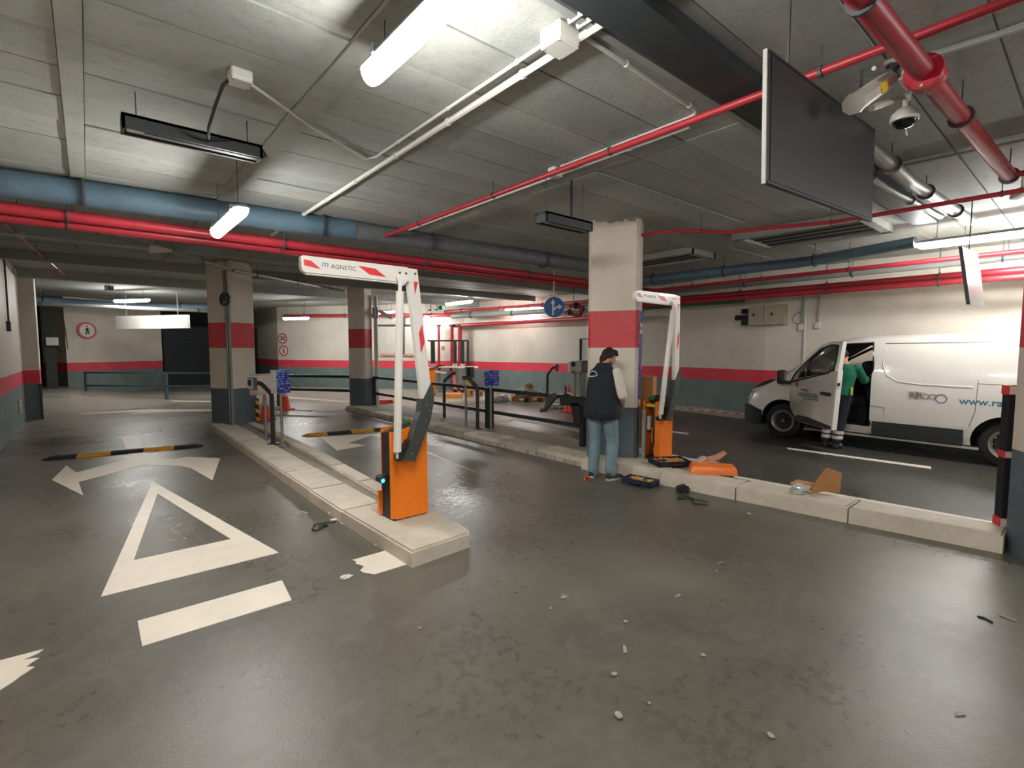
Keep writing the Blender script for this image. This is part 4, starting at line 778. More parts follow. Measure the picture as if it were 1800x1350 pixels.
# ---------------------------------------------------------------- the white van
VW = mat('van_white', '#d4d0c7', .22, var=.02, coat=.6, spec=.5); VBLK = mat('van_black_plastic', '#1b1e1f', .6); TYRE = mat('tyre_rubber', '#151617', .75); RIM = mat('wheel_steel', '#8f8a80', .4, .4); VIN = mat('cabin_dark', '#202325', .8)
SEAT = mat('seat_cloth', '#24272b', .9); GLASS = mat('window_glass', '#22302b', .04, var=0, alpha=.55, spec=.7); LIGHTG = mat('headlight_glass', '#b9bbb6', .08, var=.1); TRED = mat('van_letter_blue', '#3f7288', .5); ORL = mat('logo_orange', '#e0603a', .5); AMBER = mat('amber_lens', '#8c3a20', .3)
van = thing('delivery_van', 'white delivery van with its driver door open, parked along the wall', 'van', (11.04, 3.88, 0), -.05)
ST = [  # y, width scale, belt(w,z), shoulder(w,z), edge(w,z), top z
 (-4.08, .97, (.93, 1.2), (.88, 1.62), (.78, 1.86), 1.93), (-4.0, 1, (.96, 1.2), (.905, 1.64), (.81, 1.88), 1.95), (-3.0, 1, (.96, 1.2), (.905, 1.64), (.81, 1.89), 1.97), (-1.35, 1, (.96, 1.2), (.90, 1.63), (.80, 1.88), 1.96),
 (-.85, 1, (.96, 1.15), (.87, 1.60), (.75, 1.82), 1.91), (-.5, 1, (.955, 1.1), (.87, 1.42), (.75, 1.60), 1.72), (-.15, .995, (.95, 1.05), (.89, 1.23), (.76, 1.35), 1.47), (.12, .99, (.94, .98), (.90, 1.08), (.78, 1.18), 1.27),
 (.42, .975, (.92, .9), (.87, .98), (.73, 1.05), 1.12), (.60, .93, (.86, .8), (.81, .87), (.64, .94), 1.0), (.75, .84, (.76, .7), (.71, .76), (.55, .82), .88), (.84, .7, (.62, .6), (.58, .65), (.42, .70), .74)]
def vsec(s):
    y, k, b, sh, e, top = s; h = [(.72 * k, .24), (.90 * k, .27), (.945 * k, .36), (.97 * k, .55), (.972 * k, min(.85, b[1] * .85)), b, sh, e, (e[0] * .72, top - (top - e[1]) * .3), (e[0] * .36, top - .012)]
    return [Vector((-x, y, z)) for x, z in h] + [Vector((0, y, top))] + [Vector((x, y, z)) for x, z in h[::-1]]
def side_x(z): 
    t = [(.24, .9), (.36, .945), (.55, .97), (.85, .972), (1.2, .96), (1.64, .903), (1.88, .805)]
    for (z0, x0), (z1, x1) in zip(t, t[1:]):
        if z <= z1: return -(x0 + (x1 - x0) * (z - z0) / (z1 - z0))
    return -.8
def boolean_cut(o, cutters):
    for cu in cutters:
        md = o.modifiers.new('cut', 'BOOLEAN'); md.operation = 'DIFFERENCE'; md.solver = 'EXACT'; md.object = cu
        try: md.material_mode = 'TRANSFER'
        except Exception: pass
    dg = bpy.context.evaluated_depsgraph_get(); dg.update(); me = bpy.data.meshes.new_from_object(o.evaluated_get(dg)); o.modifiers.clear(); old = o.data; o.data = me
    for cu in cutters: bpy.data.objects.remove(cu)
    smooth_by_angle(me, 32)
m = MB(); m.loft([vsec(s) for s in ST]); body = m.build('body', VW, None)
def cutter(fn, mt): m = MB(); fn(m); return m.build('cutter', mt)
WB = -3.1; OPEN = [(-1.42, .40), (-1.42, 1.45), (-1.38, 1.80), (-.86, 1.775), (-.52, 1.545), (-.20, 1.30), (-.13, 1.1), (-.13, .62), (-.26, .50), (-.40, .40)]
cuts = [cutter(lambda m: m.cyl((sx * 1.2, yw, .34), (sx * .62, yw, .34), .405, 28), VBLK) for sx in (-1, 1) for yw in (0, WB)]
cuts.append(cutter(lambda m: m.prism([(-1.2, y, z) for y, z in OPEN], (2.0, 0, 0)), VIN))
cuts.append(cutter(lambda m: m.prism([(.5, y, z) for y, z in ((-1.25, 1.25), (-1.25, 1.66), (-.85, 1.68), (-.5, 1.48), (-.28, 1.28), (-.3, 1.2))], (.8, 0, 0)), VIN))
boolean_cut(body, cuts); body.parent = van
# front
part('windscreen', GLASSD, van, lambda m: m.loft([[Vector((x * e[0] * 1.0, y + .004, e[1] + (top - e[1]) * (1 - abs(x) ** 1.7) + .010)) for x in (-.93, -.7, -.4, 0, .4, .7, .93)] for (y, k, b, sh, e, top) in ST[5:8]], closed=False, cap=False), True)
def bump_sec(y, k, z0, z1): return [Vector((x * k, y + dy, z)) for x, dy, z in ((-.99, 0, z0), (-.99, 0, z1), (-.5, .0, z1 + .02), (0, .0, z1 + .02), (.5, .0, z1 + .02), (.99, 0, z1), (.99, 0, z0))]
part('bumper', VBLK, van, lambda m: m.loft([bump_sec(.40, .985, .22, .50), bump_sec(.58, .955, .22, .56), bump_sec(.73, .87, .22, .60), bump_sec(.85, .74, .24, .58), bump_sec(.875, .62, .26, .52)]), True)
for s in (-1, 1):
    hl = part('headlight', LIGHTG, van, lambda m: m.hexa([Vector((s * x, y, z)) for x, y, z in ((.915, .42, .82), (.81, .73, .70), (.70, .77, .70), (.80, .42, .82), (.885, .42, .98), (.785, .66, .90), (.66, .69, .92), (.78, .42, 1.02))]))
    part('lamp_shade', VBLK, hl, lambda m: m.hexa([Vector((s * x, y, z)) for x, y, z in ((.888, .40, .985), (.788, .66, .905), (.66, .69, .925), (.78, .4, 1.03), (.84, .2, 1.12), (.75, .45, 1.06), (.64, .55, 1.04), (.72, .2, 1.15))]))
    part('indicator', AMBER, hl, lambda m: m.hexa([Vector((s * x, y, z)) for x, y, z in ((.84, .66, .72), (.79, .75, .71), (.74, .76, .71), (.78, .66, .72), (.815, .63, .88), (.77, .69, .86), (.72, .70, .86), (.76, .63, .88))]))
# wheels
def wheel(y, s):
    w_ = part('wheel', TYRE, van, lambda m: m.lathe([(.20, -.10), (.28, -.105), (.315, -.09), (.332, -.05), (.332, .05), (.315, .09), (.28, .105), (.20, .10)], (s * .835, y, .332), 32, 'x', False), True)
    part('rim', RIM, w_, lambda m: m.lathe([(.212, s * .10), (.205, s * .115), (.185, s * .10), (.165, s * .075), (.165, s * .02), (.205, s * .0)], (s * .835, y, .332), 32, 'x', False), True)
    dc = part('wheel_disc', VBLK, w_, lambda m: m.lathe([(.0, s * .075), (.05, s * .07), (.06, s * .05), (.15, s * .065), (.17, s * .03), (.17, 0)], (s * .835, y, .332), 28, 'x'), True)
    for k in range(10): part('wheel_slot', RIM, w_, lambda m: m.box((s * .905, y + .178 * math.cos(k * PI / 5), .332 + .178 * math.sin(k * PI / 5)), (.03, .05, .03), 0, k * PI / 5))
    part('hub_cap', RIM, w_, lambda m: m.cyl((s * .9, y, .332), (s * .918, y, .332), .03, 14), True)
for y in (0, WB):
    for s in (-1, 1): wheel(y, s)
# sills, seams and gutters
part('sill_trim', VBLK, van, lambda m: m.prism([(-.978, -1.46, .27), (-.978, -2.62, .27), (-.978, -2.62, .50), (-.978, -1.46, .50)], (.03, 0, 0)))
part('step_strip', mat('sill_beige', '#a59e90', .5), van, lambda m: m.box((-.93, -1.6, .235), (.06, 2.4, .03)))
part('sill_trim', VBLK, van, lambda m: m.prism([(-.975, -.42, .27), (-.975, -.75, .27), (-.975, -.75, .42), (-.975, -.5, .45), (-.975, -.42, .4)], (.03, 0, 0)))
SEAM = mat('seam_shadow', '#5d5c58', .7)
def seam(pts, r=.004): part('panel_seam', SEAM, van, lambda m: m.tube([(side_x(z) - .0005, y, z) for y, z in pts], r, 6))
seam([(-1.56, 1.80), (-4.0, 1.81)], .006); seam([(-2.75, 1.80), (-2.75, 1.2), (-2.74, .8), (-2.68, .55)]); seam([(-1.62, .74), (-1.62, .5)]); seam([(-1.62, .74), (-1.42, .76)]); seam([(-2.75, 1.2), (-4.0, 1.2)], .003)
part('panel_pressing', VW, van, lambda m: m.tube([(side_x(z) + .004, y, z) for y, z in ((-1.58, 1.72), (-1.56, 1.45), (-1.62, 1.28), (-1.78, 1.18), (-2.1, 1.15), (-2.7, 1.14))], .012, 8), True)
part('door_frame', VBLK, van, lambda m: m.tube([(side_x(z) - .002, y, z) for y, z in ((-1.43, .42), (-1.43, 1.45), (-1.39, 1.81), (-.86, 1.785), (-.53, 1.555))], .013, 8), True)
# cabin
st = part('driver_seat', SEAT, van, lambda m: (m.box((-.45, -1.02, .78), (.5, .5, .16), bev=.05), m.box((-.45, -1.3, 1.15), (.5, .16, .7), 0, -.18, bev=.06), m.box((-.45, -1.38, 1.58), (.26, .1, .2), bev=.04), m.box((-.45, -1.05, .55), (.4, .45, .36))), True)
part('dashboard', VIN, van, lambda m: m.box((0, -.26, .92), (1.5, .3, .34), bev=.06), True)
sw = part('steering_wheel', VBLK, van, lambda m: (m.tube(arc((-.45, -.5, 1.08), .19, 0, 2 * PI, 24, (1, 0, 0), (0, .35, .93)), .016, 8), m.box((-.45, -.49, 1.08), (.3, .03, .05), 0, -.36), m.cyl((-.45, -.5, 1.08), (-.45, -.3, .98), .03, 10)), True)
# open door: hinge at the front edge, swung outward
PHI = math.radians(36); H0 = Vector((-.965, -.13, 0)); dd = Vector((-math.sin(PHI), -math.cos(PHI), 0)); dn = Vector((-math.cos(PHI), math.sin(PHI), 0))   # dn = outward face
def dp(t, z, off=0): return H0 + dd * t + dn * (off - max(0, (z - 1.2)) * .14) + Vector((0, 0, z))
LO = [(0, 1.13), (0, .62), (.10, .5), (.27, .37), (1.22, .37), (1.24, .8), (1.28, 1.12), (1.28, 1.36)]
dr = part('driver_door', VW, van, lambda m: m.loft([[dp(t, z, -.075) for t, z in LO], [dp(t, z, -.012) for t, z in LO], [dp(t + (.012 if t < .6 else -.012), z + (.012 if z < .7 else -.002), 0) for t, z in LO]]), True)
WIN = [(.03, 1.15), (.12, 1.31), (.40, 1.545), (.74, 1.775), (1.0, 1.835), (1.27, 1.83), (1.28, 1.36)]
part('window_frame', VW, dr, lambda m: [m.hexa([dp(a[0], a[1], -.07), dp(b[0], b[1], -.07), dp(b[0], b[1], -.005), dp(a[0], a[1], -.005), dp(a2[0], a2[1], -.07), dp(b2[0], b2[1], -.07), dp(b2[0], b2[1], -.005), dp(a2[0], a2[1], -.005)]) for a, b, a2, b2 in [((WIN[i][0], WIN[i][1]), (WIN[i + 1][0], WIN[i + 1][1]), (WIN[i][0] + (.05 if i < 3 else 0), WIN[i][1] - .055), (WIN[i + 1][0] + (.05 if i < 2 else 0), WIN[i + 1][1] - .055)) for i in range(5)]] + [m.hexa([dp(1.19, 1.34, -.07), dp(1.28, 1.36, -.07), dp(1.28, 1.36, -.005), dp(1.19, 1.34, -.005), dp(1.2, 1.83, -.07), dp(1.27, 1.83, -.07), dp(1.27, 1.83, -.005), dp(1.2, 1.83, -.005)])])
part('window_glass', GLASS, dr, lambda m: m.prism([dp(t, z, -.03) for t, z in ((.05, 1.13), (.14, 1.28), (.42, 1.5), (.76, 1.72), (1.0, 1.785), (1.2, 1.78), (1.2, 1.35))], dn * .006))
part('window_seal', VBLK, dr, lambda m: m.tube([dp(t, z, -.003) for t, z in ((.04, 1.13), (.15, 1.27), (.43, 1.49), (.76, 1.705), (1.0, 1.77), (1.12, 1.765), (1.185, 1.70), (1.19, 1.5), (1.16, 1.36), (1.05, 1.31), (.5, 1.19), (.05, 1.10), (.04, 1.13))], .016, 6), True)
part('quarter_bar', VBLK, dr, lambda m: m.tube([dp(.44, 1.18, -.004), dp(.5, 1.54, -.004)], .014, 6), True)
part('door_edge', WHITEP, dr, lambda m: m.hexa([dp(1.222, .37, -.08), dp(1.23, .37, -.08), dp(1.23, .37, .0), dp(1.222, .37, .0), dp(1.28, 1.36, -.08), dp(1.29, 1.36, -.08), dp(1.29, 1.36, .0), dp(1.28, 1.36, .0)]))
part('door_handle', VBLK, dr, lambda m: m.hexa([dp(.93, .93, -.002), dp(1.16, .925, -.002), dp(1.16, .925, .035), dp(.93, .93, .035), dp(.93, .985, -.002), dp(1.16, .98, -.002), dp(1.16, .98, .03), dp(.93, .985, .03)]))
part('door_latch', VBLK, dr, lambda m: m.box((dp(1.29, 1.13, -.04)).to_tuple(), (.03, .03, .05), 0))
part('door_trim', VBLK, dr, lambda m: m.prism([dp(t, z, .002) for t, z in ((.16, .385), (1.20, .385), (1.20, .43), (.55, .50), (.3, .50), (.18, .45))], dn * .012))
mr = part('mirror', VBLK, dr, lambda m: (m.box((dp(-.02, 1.18, .16)).to_tuple(), (.22, .12, .26), PHI * 0 + .2, bev=.03), m.box((dp(.04, 1.08, .06)).to_tuple(), (.16, .07, .05), .2)), True)
part('mirror_glass', mat('mirror_glass', '#2f4a42', .08, .3), mr, lambda m: m.box((dp(-.02, 1.18, .16) + Vector((-.01, -.062, 0))).to_tuple(), (.17, .006, .21), .2))
part('logo_flame', ORL, dr, lambda m: m.prism([dp(t, z, .001) for t, z in ((.21, .99), (.17, 1.05), (.20, 1.10), (.235, 1.13), (.255, 1.08), (.245, 1.02))], dn * .003))
DT = mat('door_letter', '#5a676c', .5)
text_mesh('radiner', .085, mat('door_letter_blue', '#44707c', .5), 'lettering', dr, frame(dp(.44, .975, .001), dd, (0, 0, 1)), sx=1.0)
part('logo_bar', mat('door_bar', '#3a4246', .5), dr, lambda m: m.prism([dp(t, z, .001) for t, z in ((.26, .865), (.83, .86), (.83, .878), (.26, .883))], dn * .003))
m = MB()
for z, a, b in ((.91, .29, .83), (.825, .42, .84)):
    t = a
    while t < b:
        w_ = random.uniform(.02, .06); m.prism([dp(q, zz, .001) for q, zz in ((t, z - .013), (min(b, t + w_), z - .013), (min(b, t + w_), z + .013), (t, z + .013))], dn * .002); t += w_ + .014
o = m.build('small_print', DT, dr); o['kind'] = 'stuff'
# lettering on the load bay
def sy(px, py): 
    p = van.matrix_basis.inverted() @ PX(px, py, 10.06); return p
q0, q1 = sy(1690, 697), sy(1755, 701)
text_mesh('www.rad', .15, TRED, 'lettering', body, frame((side_x(.93) - .002, q0.y, .93), (0, -1, 0), (0, 0, 1)), sx=.99, align='LEFT', bold=.002)
for px, ch, cl, tc in ((1607, 'R', '#b9aba3', '#5c524e'), (1620, 'R', '#b9aba3', '#5c524e')):
    q = sy(px, 691); pl = part('badge', mat('badge_pinkish', cl, .5), body, lambda m: m.box((side_x(.97), q.y, .97), (.006, .115, .13))); text_mesh(ch, .12, mat('badge_ink', tc, .5), 'lettering', pl, frame((side_x(.97) - .004, q.y, .97), (0, -1, 0), (0, 0, 1)), sx=1.15)
for px in (1632.5, 1644):
    q = sy(px, 691.5); part('round_badge', mat('badge_olive', '#8b8672', .5), body, lambda m: (m.tube(arc((side_x(.97) - .002, q.y, .97), .04, 0, 2 * PI, 20, (0, 1, 0), (0, 0, 1)), .005, 6), m.box((side_x(.97) - .001, q.y - .012, .955), (.005, .03, .02), 0)))
q = sy(1658, 694); part('round_badge', mat('badge_violet', '#5a5a94', .5), body, lambda m: m.tube(arc((side_x(.95) - .002, q.y, .95), .066, 0, 2 * PI, 28, (0, 1, 0), (0, 0, 1)), .006, 6))
# ---------------------------------------------------------------- people
SKIN = mat('skin', '#b98268', .55, var=.06); HAIR = mat('dark_hair', '#17130f', .7, var=.2, scale=40, bump=.5); SHIRT = mat('cream_shirt', '#c9c2b6', .85, var=.06, bump=.3); JEANS = mat('faded_jeans', '#6f828c', .85, var=.2, scale=9, bump=.4)
GREEN = mat('green_sweater', '#0d5b43', .85, var=.1, bump=.3); NAVYT = mat('navy_trousers', '#1b1c28', .85, var=.15); REFB = mat('reflective_band', '#c9bdb8', .4); SHOE = mat('dark_shoe', '#22252a', .7); SOLE = mat('pale_sole', '#b9b2a6', .6)
def remeshed(name, mb, mats, parent, voxel=.01, it=3, fac=.5):
    ob = bpy.data.objects.new(name, mb.mesh(name, mats)); C.objects.link(ob); md = ob.modifiers.new('r', 'REMESH'); md.mode = 'VOXEL'; md.voxel_size = voxel
    sm = ob.modifiers.new('s', 'SMOOTH'); sm.factor = fac; sm.iterations = it
    dg = bpy.context.evaluated_depsgraph_get(); dg.update(); me = bpy.data.meshes.new_from_object(ob.evaluated_get(dg)); ob.modifiers.clear(); old = ob.data; ob.data = me; bpy.data.meshes.remove(old); me.name = name
    for p in me.polygons: p.use_smooth = True
    me.materials.clear(); me.materials.append(mats); ob.parent = parent; return ob
def limb(m, pts, rs, seg=14):
    """tapering limb with rounded joints"""
    for (a, b), (r0, r1) in zip(zip(pts, pts[1:]), zip(rs, rs[1:])): m.tube([a, Vector(a).lerp(Vector(b), .5), b], [r0, (r0 + r1) / 2 * 1.03, r1], seg)
    for p, r in zip(pts, rs): m.sphere(p, r, seg, 8)
def trunk(m, secs, seg=20):
    m.loft([[Vector((cx + wx * math.copysign(abs(math.cos(t)) ** .8, math.cos(t)), cy + wy * math.copysign(abs(math.sin(t)) ** .8, math.sin(t)), z)) for t in [2 * PI * i / seg for i in range(seg)]] for cx, cy, z, wx, wy in secs])
def hand(m, wrist, dirv, nrm, curl=.5, thumb=1):
    w_ = Vector(wrist); d = Vector(dirv).normalized(); n_ = Vector(nrm).normalized(); s = d.cross(n_).normalized()
    pc = w_ + d * .05; m.tube([w_, w_ + d * .03, w_ + d * .09], [.026, .034, .036], 10); m.box((w_ + d * .06).to_tuple(), (.03, .03, .03))
    for i, (o_, L) in enumerate(((-.028, .07), (-.009, .08), (.010, .075), (.028, .06))):
        p = w_ + d * .085 + s * o_; q = p + (d * math.cos(curl) + n_ * math.sin(curl)) * L * .5; r = q + (d * math.cos(curl * 2.2) + n_ * math.sin(curl * 2.2)) * L * .5; m.tube([p - d * .02, p, q, r], [.0095, .0095, .0088, .0075], 8); m.sphere(r, .0076, 8, 6)
    p = w_ + d * .03 - s * .026 * thumb; q = p + (d * .6 - s * .7 * thumb + n_ * .3).normalized() * .035; r = q + (d * .9 - s * .1 * thumb + n_ * .4).normalized() * .032; m.tube([p, q, r], [.013, .011, .009], 8); m.sphere(r, .009, 8, 6)
def head(m, c, fwd, up, s=1.0):
    c = Vector(c); f = Vector(fwd).normalized(); u = Vector(up).normalized(); r = f.cross(u).normalized(); u = r.cross(f)
    def ell(o_, a, b, e, seg=16):
        n0 = len(m.v); m.sphere((0, 0, 0), 1, seg, 10)
        for i in range(n0, len(m.v)): v = m.v[i]; m.v[i] = c + (r * (o_[0] + v.x * a) + f * (o_[1] + v.y * b) + u * (o_[2] + v.z * e)) * s
    ell((0, -.01, .03), .077, .098, .09); ell((0, .02, -.03), .062, .075, .085); ell((0, .055, -.075), .035, .035, .03); ell((0, .098, -.02), .013, .022, .02); ell((0, .088, .0), .012, .02, .028)
    for sx in (-1, 1): ell((sx * .076, -.01, -.01), .012, .02, .03); ell((sx * .03, .075, .012), .02, .018, .008); ell((sx * .036, .06, -.025), .022, .02, .02)
    ell((0, .084, -.058), .024, .012, .006)
    return c, f, u, r
def shoe(root, heel, toe, name='shoe', sole=True, pitch=0.0):
    h, t = Vector(heel), Vector(toe); d = t - h; d.z = 0; L = d.length; d.normalize(); s = Vector((-d.y, d.x, 0)); Z = Vector((0, 0, 1))
    def P(x, y, z): 
        zz = h.z + z + (1 - x) * math.sin(pitch) * L; return h + d * x * L * math.cos(pitch * .5) + s * y + Z * (zz - h.z)
    def sec(x, w_, z0, z1): return [P(x, w_ * math.cos(a), z0 + (z1 - z0) * max(0, math.sin(a)) ** .8) if math.sin(a) > 0 else P(x, w_ * math.cos(a), z0) for a in [2 * PI * i / 14 for i in range(14)]]
    up = part(name, SHOE, root, lambda m: m.loft([sec(0, .026, .02, .075), sec(.06, .034, .02, .10), sec(.3, .036, .02, .105), sec(.45, .04, .02, .085), sec(.7, .046, .02, .065), sec(.92, .036, .02, .05), sec(1.0, .018, .02, .035)]), True)
    if sole: part('sole', SOLE, up, lambda m: m.loft([[P(x, w_, 0), P(x, -w_, 0), P(x, -w_, .024), P(x, w_, .024)] for x, w_ in ((-.01, .026), (.08, .038), (.4, .038), (.7, .049), (.93, .038), (1.02, .016))]), True)
    return up
# --- the man in the navy vest; local +y is where he faces
m1 = thing('person', 'person in navy vest, cream sleeves and faded jeans standing with bowed head by the pillar', 'person', (5.145, 4.235, 0), math.radians(-76))
LH, LK, LA = Vector((-.095, 0, .90)), Vector((-.115, .035, .49)), Vector((-.12, -.03, .085)); RH, RK, RA = Vector((.095, 0, .90)), Vector((.115, .07, .49)), Vector((.125, -.02, .11))
HD = Vector((.02, .115, 1.585)); HF = Vector((.58, .68, -.45)); HU = Vector((.3, .3, .9))
SR, ER, WR_ = Vector((.195, -.005, 1.40)), Vector((.275, -.01, 1.12)), Vector((.20, .19, .99)); SL, EL, WL = Vector((-.165, .03, 1.38)), Vector((-.17, .16, 1.13)), Vector((-.09, .27, 1.02))
m = MB(); trunk(m, [(0, .0, .84, .155, .11), (0, 0, .95, .16, .115), (0, 0, 1.08, .145, .105), (0, .0, 1.25, .165, .115), (0, .0, 1.38, .17, .105), (0, .01, 1.45, .09, .07)])
limb(m, [(0, .015, 1.42), (0, .05, 1.50), (.01, .085, 1.56)], [.065, .058, .056]); limb(m, [SR, ER, WR_], [.05, .042, .03]); limb(m, [SL, EL, WL], [.05, .042, .03])
limb(m, [LH, LK, LA], [.085, .06, .042]); limb(m, [RH, RK, RA], [.085, .06, .042]); limb(m, [LA, LA + Vector((-.01, .14, -.04))], [.036, .03]); limb(m, [RA, RA + Vector((.03, .13, -.06))], [.036, .03])
hand(m, WR_, (-.45, .75, -.3), (-.6, -.2, -.7), .7, -1); hand(m, WL, (.45, .7, -.1), (.5, -.3, -.7), .7, 1); head(m, HD, HF, HU)
remeshed('body', m, SKIN, m1, .0075, 2)
m = MB(); trunk(m, [(0, .0, .83, .172, .125), (0, -.005, .92, .178, .13), (0, 0, 1.0, .165, .12)]); limb(m, [LH, LK, LA + Vector((0, 0, .02))], [.103, .082, .072]); limb(m, [RH, RK, RA + Vector((0, 0, .02))], [.103, .082, .072])
for K_ in (LA, RA): limb(m, [K_ + Vector((0, .01, .03)), K_ + Vector((0, .02, -.03))], [.074, .07])
jn = remeshed('jeans', m, JEANS, m1, .012, 2)
m = MB(); trunk(m, [(0, .0, .9, .165, .12), (0, 0, 1.1, .16, .115), (0, .0, 1.3, .175, .12), (0, .0, 1.41, .165, .10), (0, .015, 1.47, .08, .065)]); limb(m, [SR, ER, WR_ - (WR_ - ER) * .06], [.072, .064, .045]); limb(m, [SL, EL, WL - (WL - EL) * .06], [.072, .064, .045])
remeshed('shirt', m, SHIRT, m1, .012, 2)
m = MB(); trunk(m, [(0, .0, .80, .235, .18), (0, -.01, .88, .245, .19), (0, -.01, 1.0, .235, .18), (0, .0, 1.15, .22, .165), (0, -.005, 1.3, .20, .145), (0, -.005, 1.41, .185, .125), (0, .005, 1.47, .12, .09), (0, .03, 1.53, .085, .08)])
vst = remeshed('vest', m, NAVY, m1, .012, 2)
part('vest_logo', mat('logo_pale', '#b9bcc0', .5), m1, lambda m: m.tube([(x, y, z) for x, y, z in ((-.14, -.128, 1.355), (-.13, -.13, 1.40), (-.085, -.134, 1.425), (-.035, -.138, 1.41), (-.02, -.14, 1.37), (-.07, -.142, 1.355), (-.14, -.13, 1.352))], .008, 6), True)
part('side_piping', mat('piping_purple', '#2a2140', .7), m1, lambda m: m.tube([(.12, .15, 1.35), (.17, .13, 1.2), (.19, .10, 1.02), (.19, .08, .86)], .012, 6), True)
# hair, beard
def blob(name, mt, root, parts, c, f, u, voxel=.008, it=2):
    m = MB(); c = Vector(c); f = Vector(f).normalized(); u = Vector(u).normalized(); r = f.cross(u).normalized(); u = r.cross(f)
    for (ox, oy, oz), (a, b, e) in parts:
        n0 = len(m.v); m.sphere((0, 0, 0), 1, 16, 10)
        for i in range(n0, len(m.v)): v = m.v[i]; m.v[i] = c + r * (ox + v.x * a) + f * (oy + v.y * b) + u * (oz + v.z * e)
    return remeshed(name, m, mt, root, voxel, it)
blob('hair', HAIR, m1, [((0, -.025, .045), (.085, .095, .085)), ((0, .04, .09), (.072, .055, .03)), ((0, -.065, -.02), (.07, .05, .085)), ((.01, .07, .09), (.05, .03, .022)), ((.03, .03, .12), (.04, .04, .02)), ((-.02, -.03, .125), (.05, .05, .02)), ((.074, -.02, .02), (.014, .03, .04)), ((-.074, -.02, .02), (.014, .03, .04))], HD, HF, HU)
blob('beard', HAIR, m1, [((0, .055, -.085), (.042, .034, .028)), ((.052, .02, -.06), (.016, .035, .04)), ((-.052, .02, -.06), (.016, .035, .04)), ((0, .085, -.047), (.026, .012, .006))], HD, HF, HU, .006)
shoe(m1, LA + Vector((0, -.07, -.085)), LA + Vector((-.03, .21, -.085))); shoe(m1, RA + Vector((-.01, -.07, -.11)), RA + Vector((.10, .18, -.11)))
# --- the worker at the van
wp = G(1474, 786); m2 = thing('person', 'person in green sweater and navy trousers with reflective bands leaning into the van cabin', 'person', (9.80, 2.97, 0), math.radians(-100))
# local +y faces into the cabin, +x is his right (towards the rear of the van)
LH, LK, LA = Vector((-.02, .02, .92)), Vector((-.08, .0, .50)), Vector((-.085, -.05, .09)); RH, RK, RA = Vector((.16, .02, .92)), Vector((.11, .0, .50)), Vector((.085, -.05, .09))
HD = Vector((.0, .20, 1.56)); HF = Vector((-.15, .8, -.35)); HU = Vector((-.05, .4, .9))
SR, ER, WR_ = Vector((.28, .10, 1.38)), Vector((.32, .26, 1.17)), Vector((.33, .48, 1.22)); SL, EL, WL = Vector((-.08, .10, 1.38)), Vector((-.16, .28, 1.16)), Vector((-.08, .5, 1.2))
tr = lambda k: [(.07 + .0 * k, .02, .86, .155 + k, .11 + k), (.08, .02, .98, .155 + k, .112 + k), (.09, .03, 1.1, .145 + k, .105 + k), (.10, .05, 1.26, .165 + k, .115 + k), (.10, .08, 1.38, .165 + k, .10 + k), (.09, .11, 1.45, .085 + k * .5, .065 + k * .5)]
m = MB(); trunk(m, tr(0)); limb(m, [(.09, .1, 1.42), (.05, .15, 1.49), (.01, .18, 1.54)], [.062, .055, .055]); limb(m, [SR, ER, WR_], [.05, .042, .03]); limb(m, [SL, EL, WL], [.05, .042, .03])
limb(m, [LH, LK, LA], [.085, .06, .042]); limb(m, [RH, RK, RA], [.085, .06, .042]); limb(m, [LA, LA + Vector((0, .14, -.05))], [.036, .03]); limb(m, [RA, RA + Vector((0, .14, -.05))], [.036, .03])
hand(m, WR_, (.1, .9, .2), (-.3, 0, -.9), .6, -1); hand(m, WL, (.1, .9, 0), (.3, 0, -.9), .6, 1); head(m, HD, HF, HU); remeshed('body', m, SKIN, m2, .0075, 2)
m = MB(); trunk(m, [(.07, .02, .84, .168, .122), (.075, .02, .95, .17, .125), (.08, .02, 1.02, .16, .12)]); limb(m, [LH, LK, LA + Vector((0, 0, .05))], [.1, .085, .075]); limb(m, [RH, RK, RA + Vector((0, 0, .05))], [.1, .085, .075]); remeshed('trousers', m, NAVYT, m2, .012, 2)
m = MB(); trunk(m, [(.07, .02, .92, .19, .14)] + [(a, b, z, w_, d_) for a, b, z, w_, d_ in tr(.025)[1:]]); limb(m, [SR, ER, WR_ - (WR_ - ER) * .08], [.075, .066, .045]); limb(m, [SL, EL, WL - (WL - EL) * .08], [.075, .066, .045]); remeshed('sweater', m, GREEN, m2, .012, 2)
blob('hair', HAIR, m2, [((0, -.025, .045), (.085, .095, .085)), ((0, .04, .095), (.072, .06, .03)), ((0, -.07, -.0), (.066, .045, .06))], HD, HF, HU)
for K_, A_ in ((LK, LA), (RK, RA)):
    for t in (.60, .83): q = Vector(K_).lerp(A_ + Vector((0, 0, .05)), t); part('reflective_band', REFB, m2, lambda m: m.lathe([(.083, -.028), (.0845, 0), (.083, .028)], q, 20), True)
    shoe(m2, A_ + Vector((0, -.075, -.09)), A_ + Vector((0, .20, -.09)), 'boot', False)
part('yellow_tag', mat('tag_yellow', '#c9c23a', .5), m2, lambda m: m.box((.27, -.02, 1.0), (.02, .07, .12), .3)); part('wrist_watch', SOLE, m2, lambda m: m.cyl(WR_ - Vector((0, .015, 0)), WR_ + Vector((0, .015, 0)), .046, 14), True)
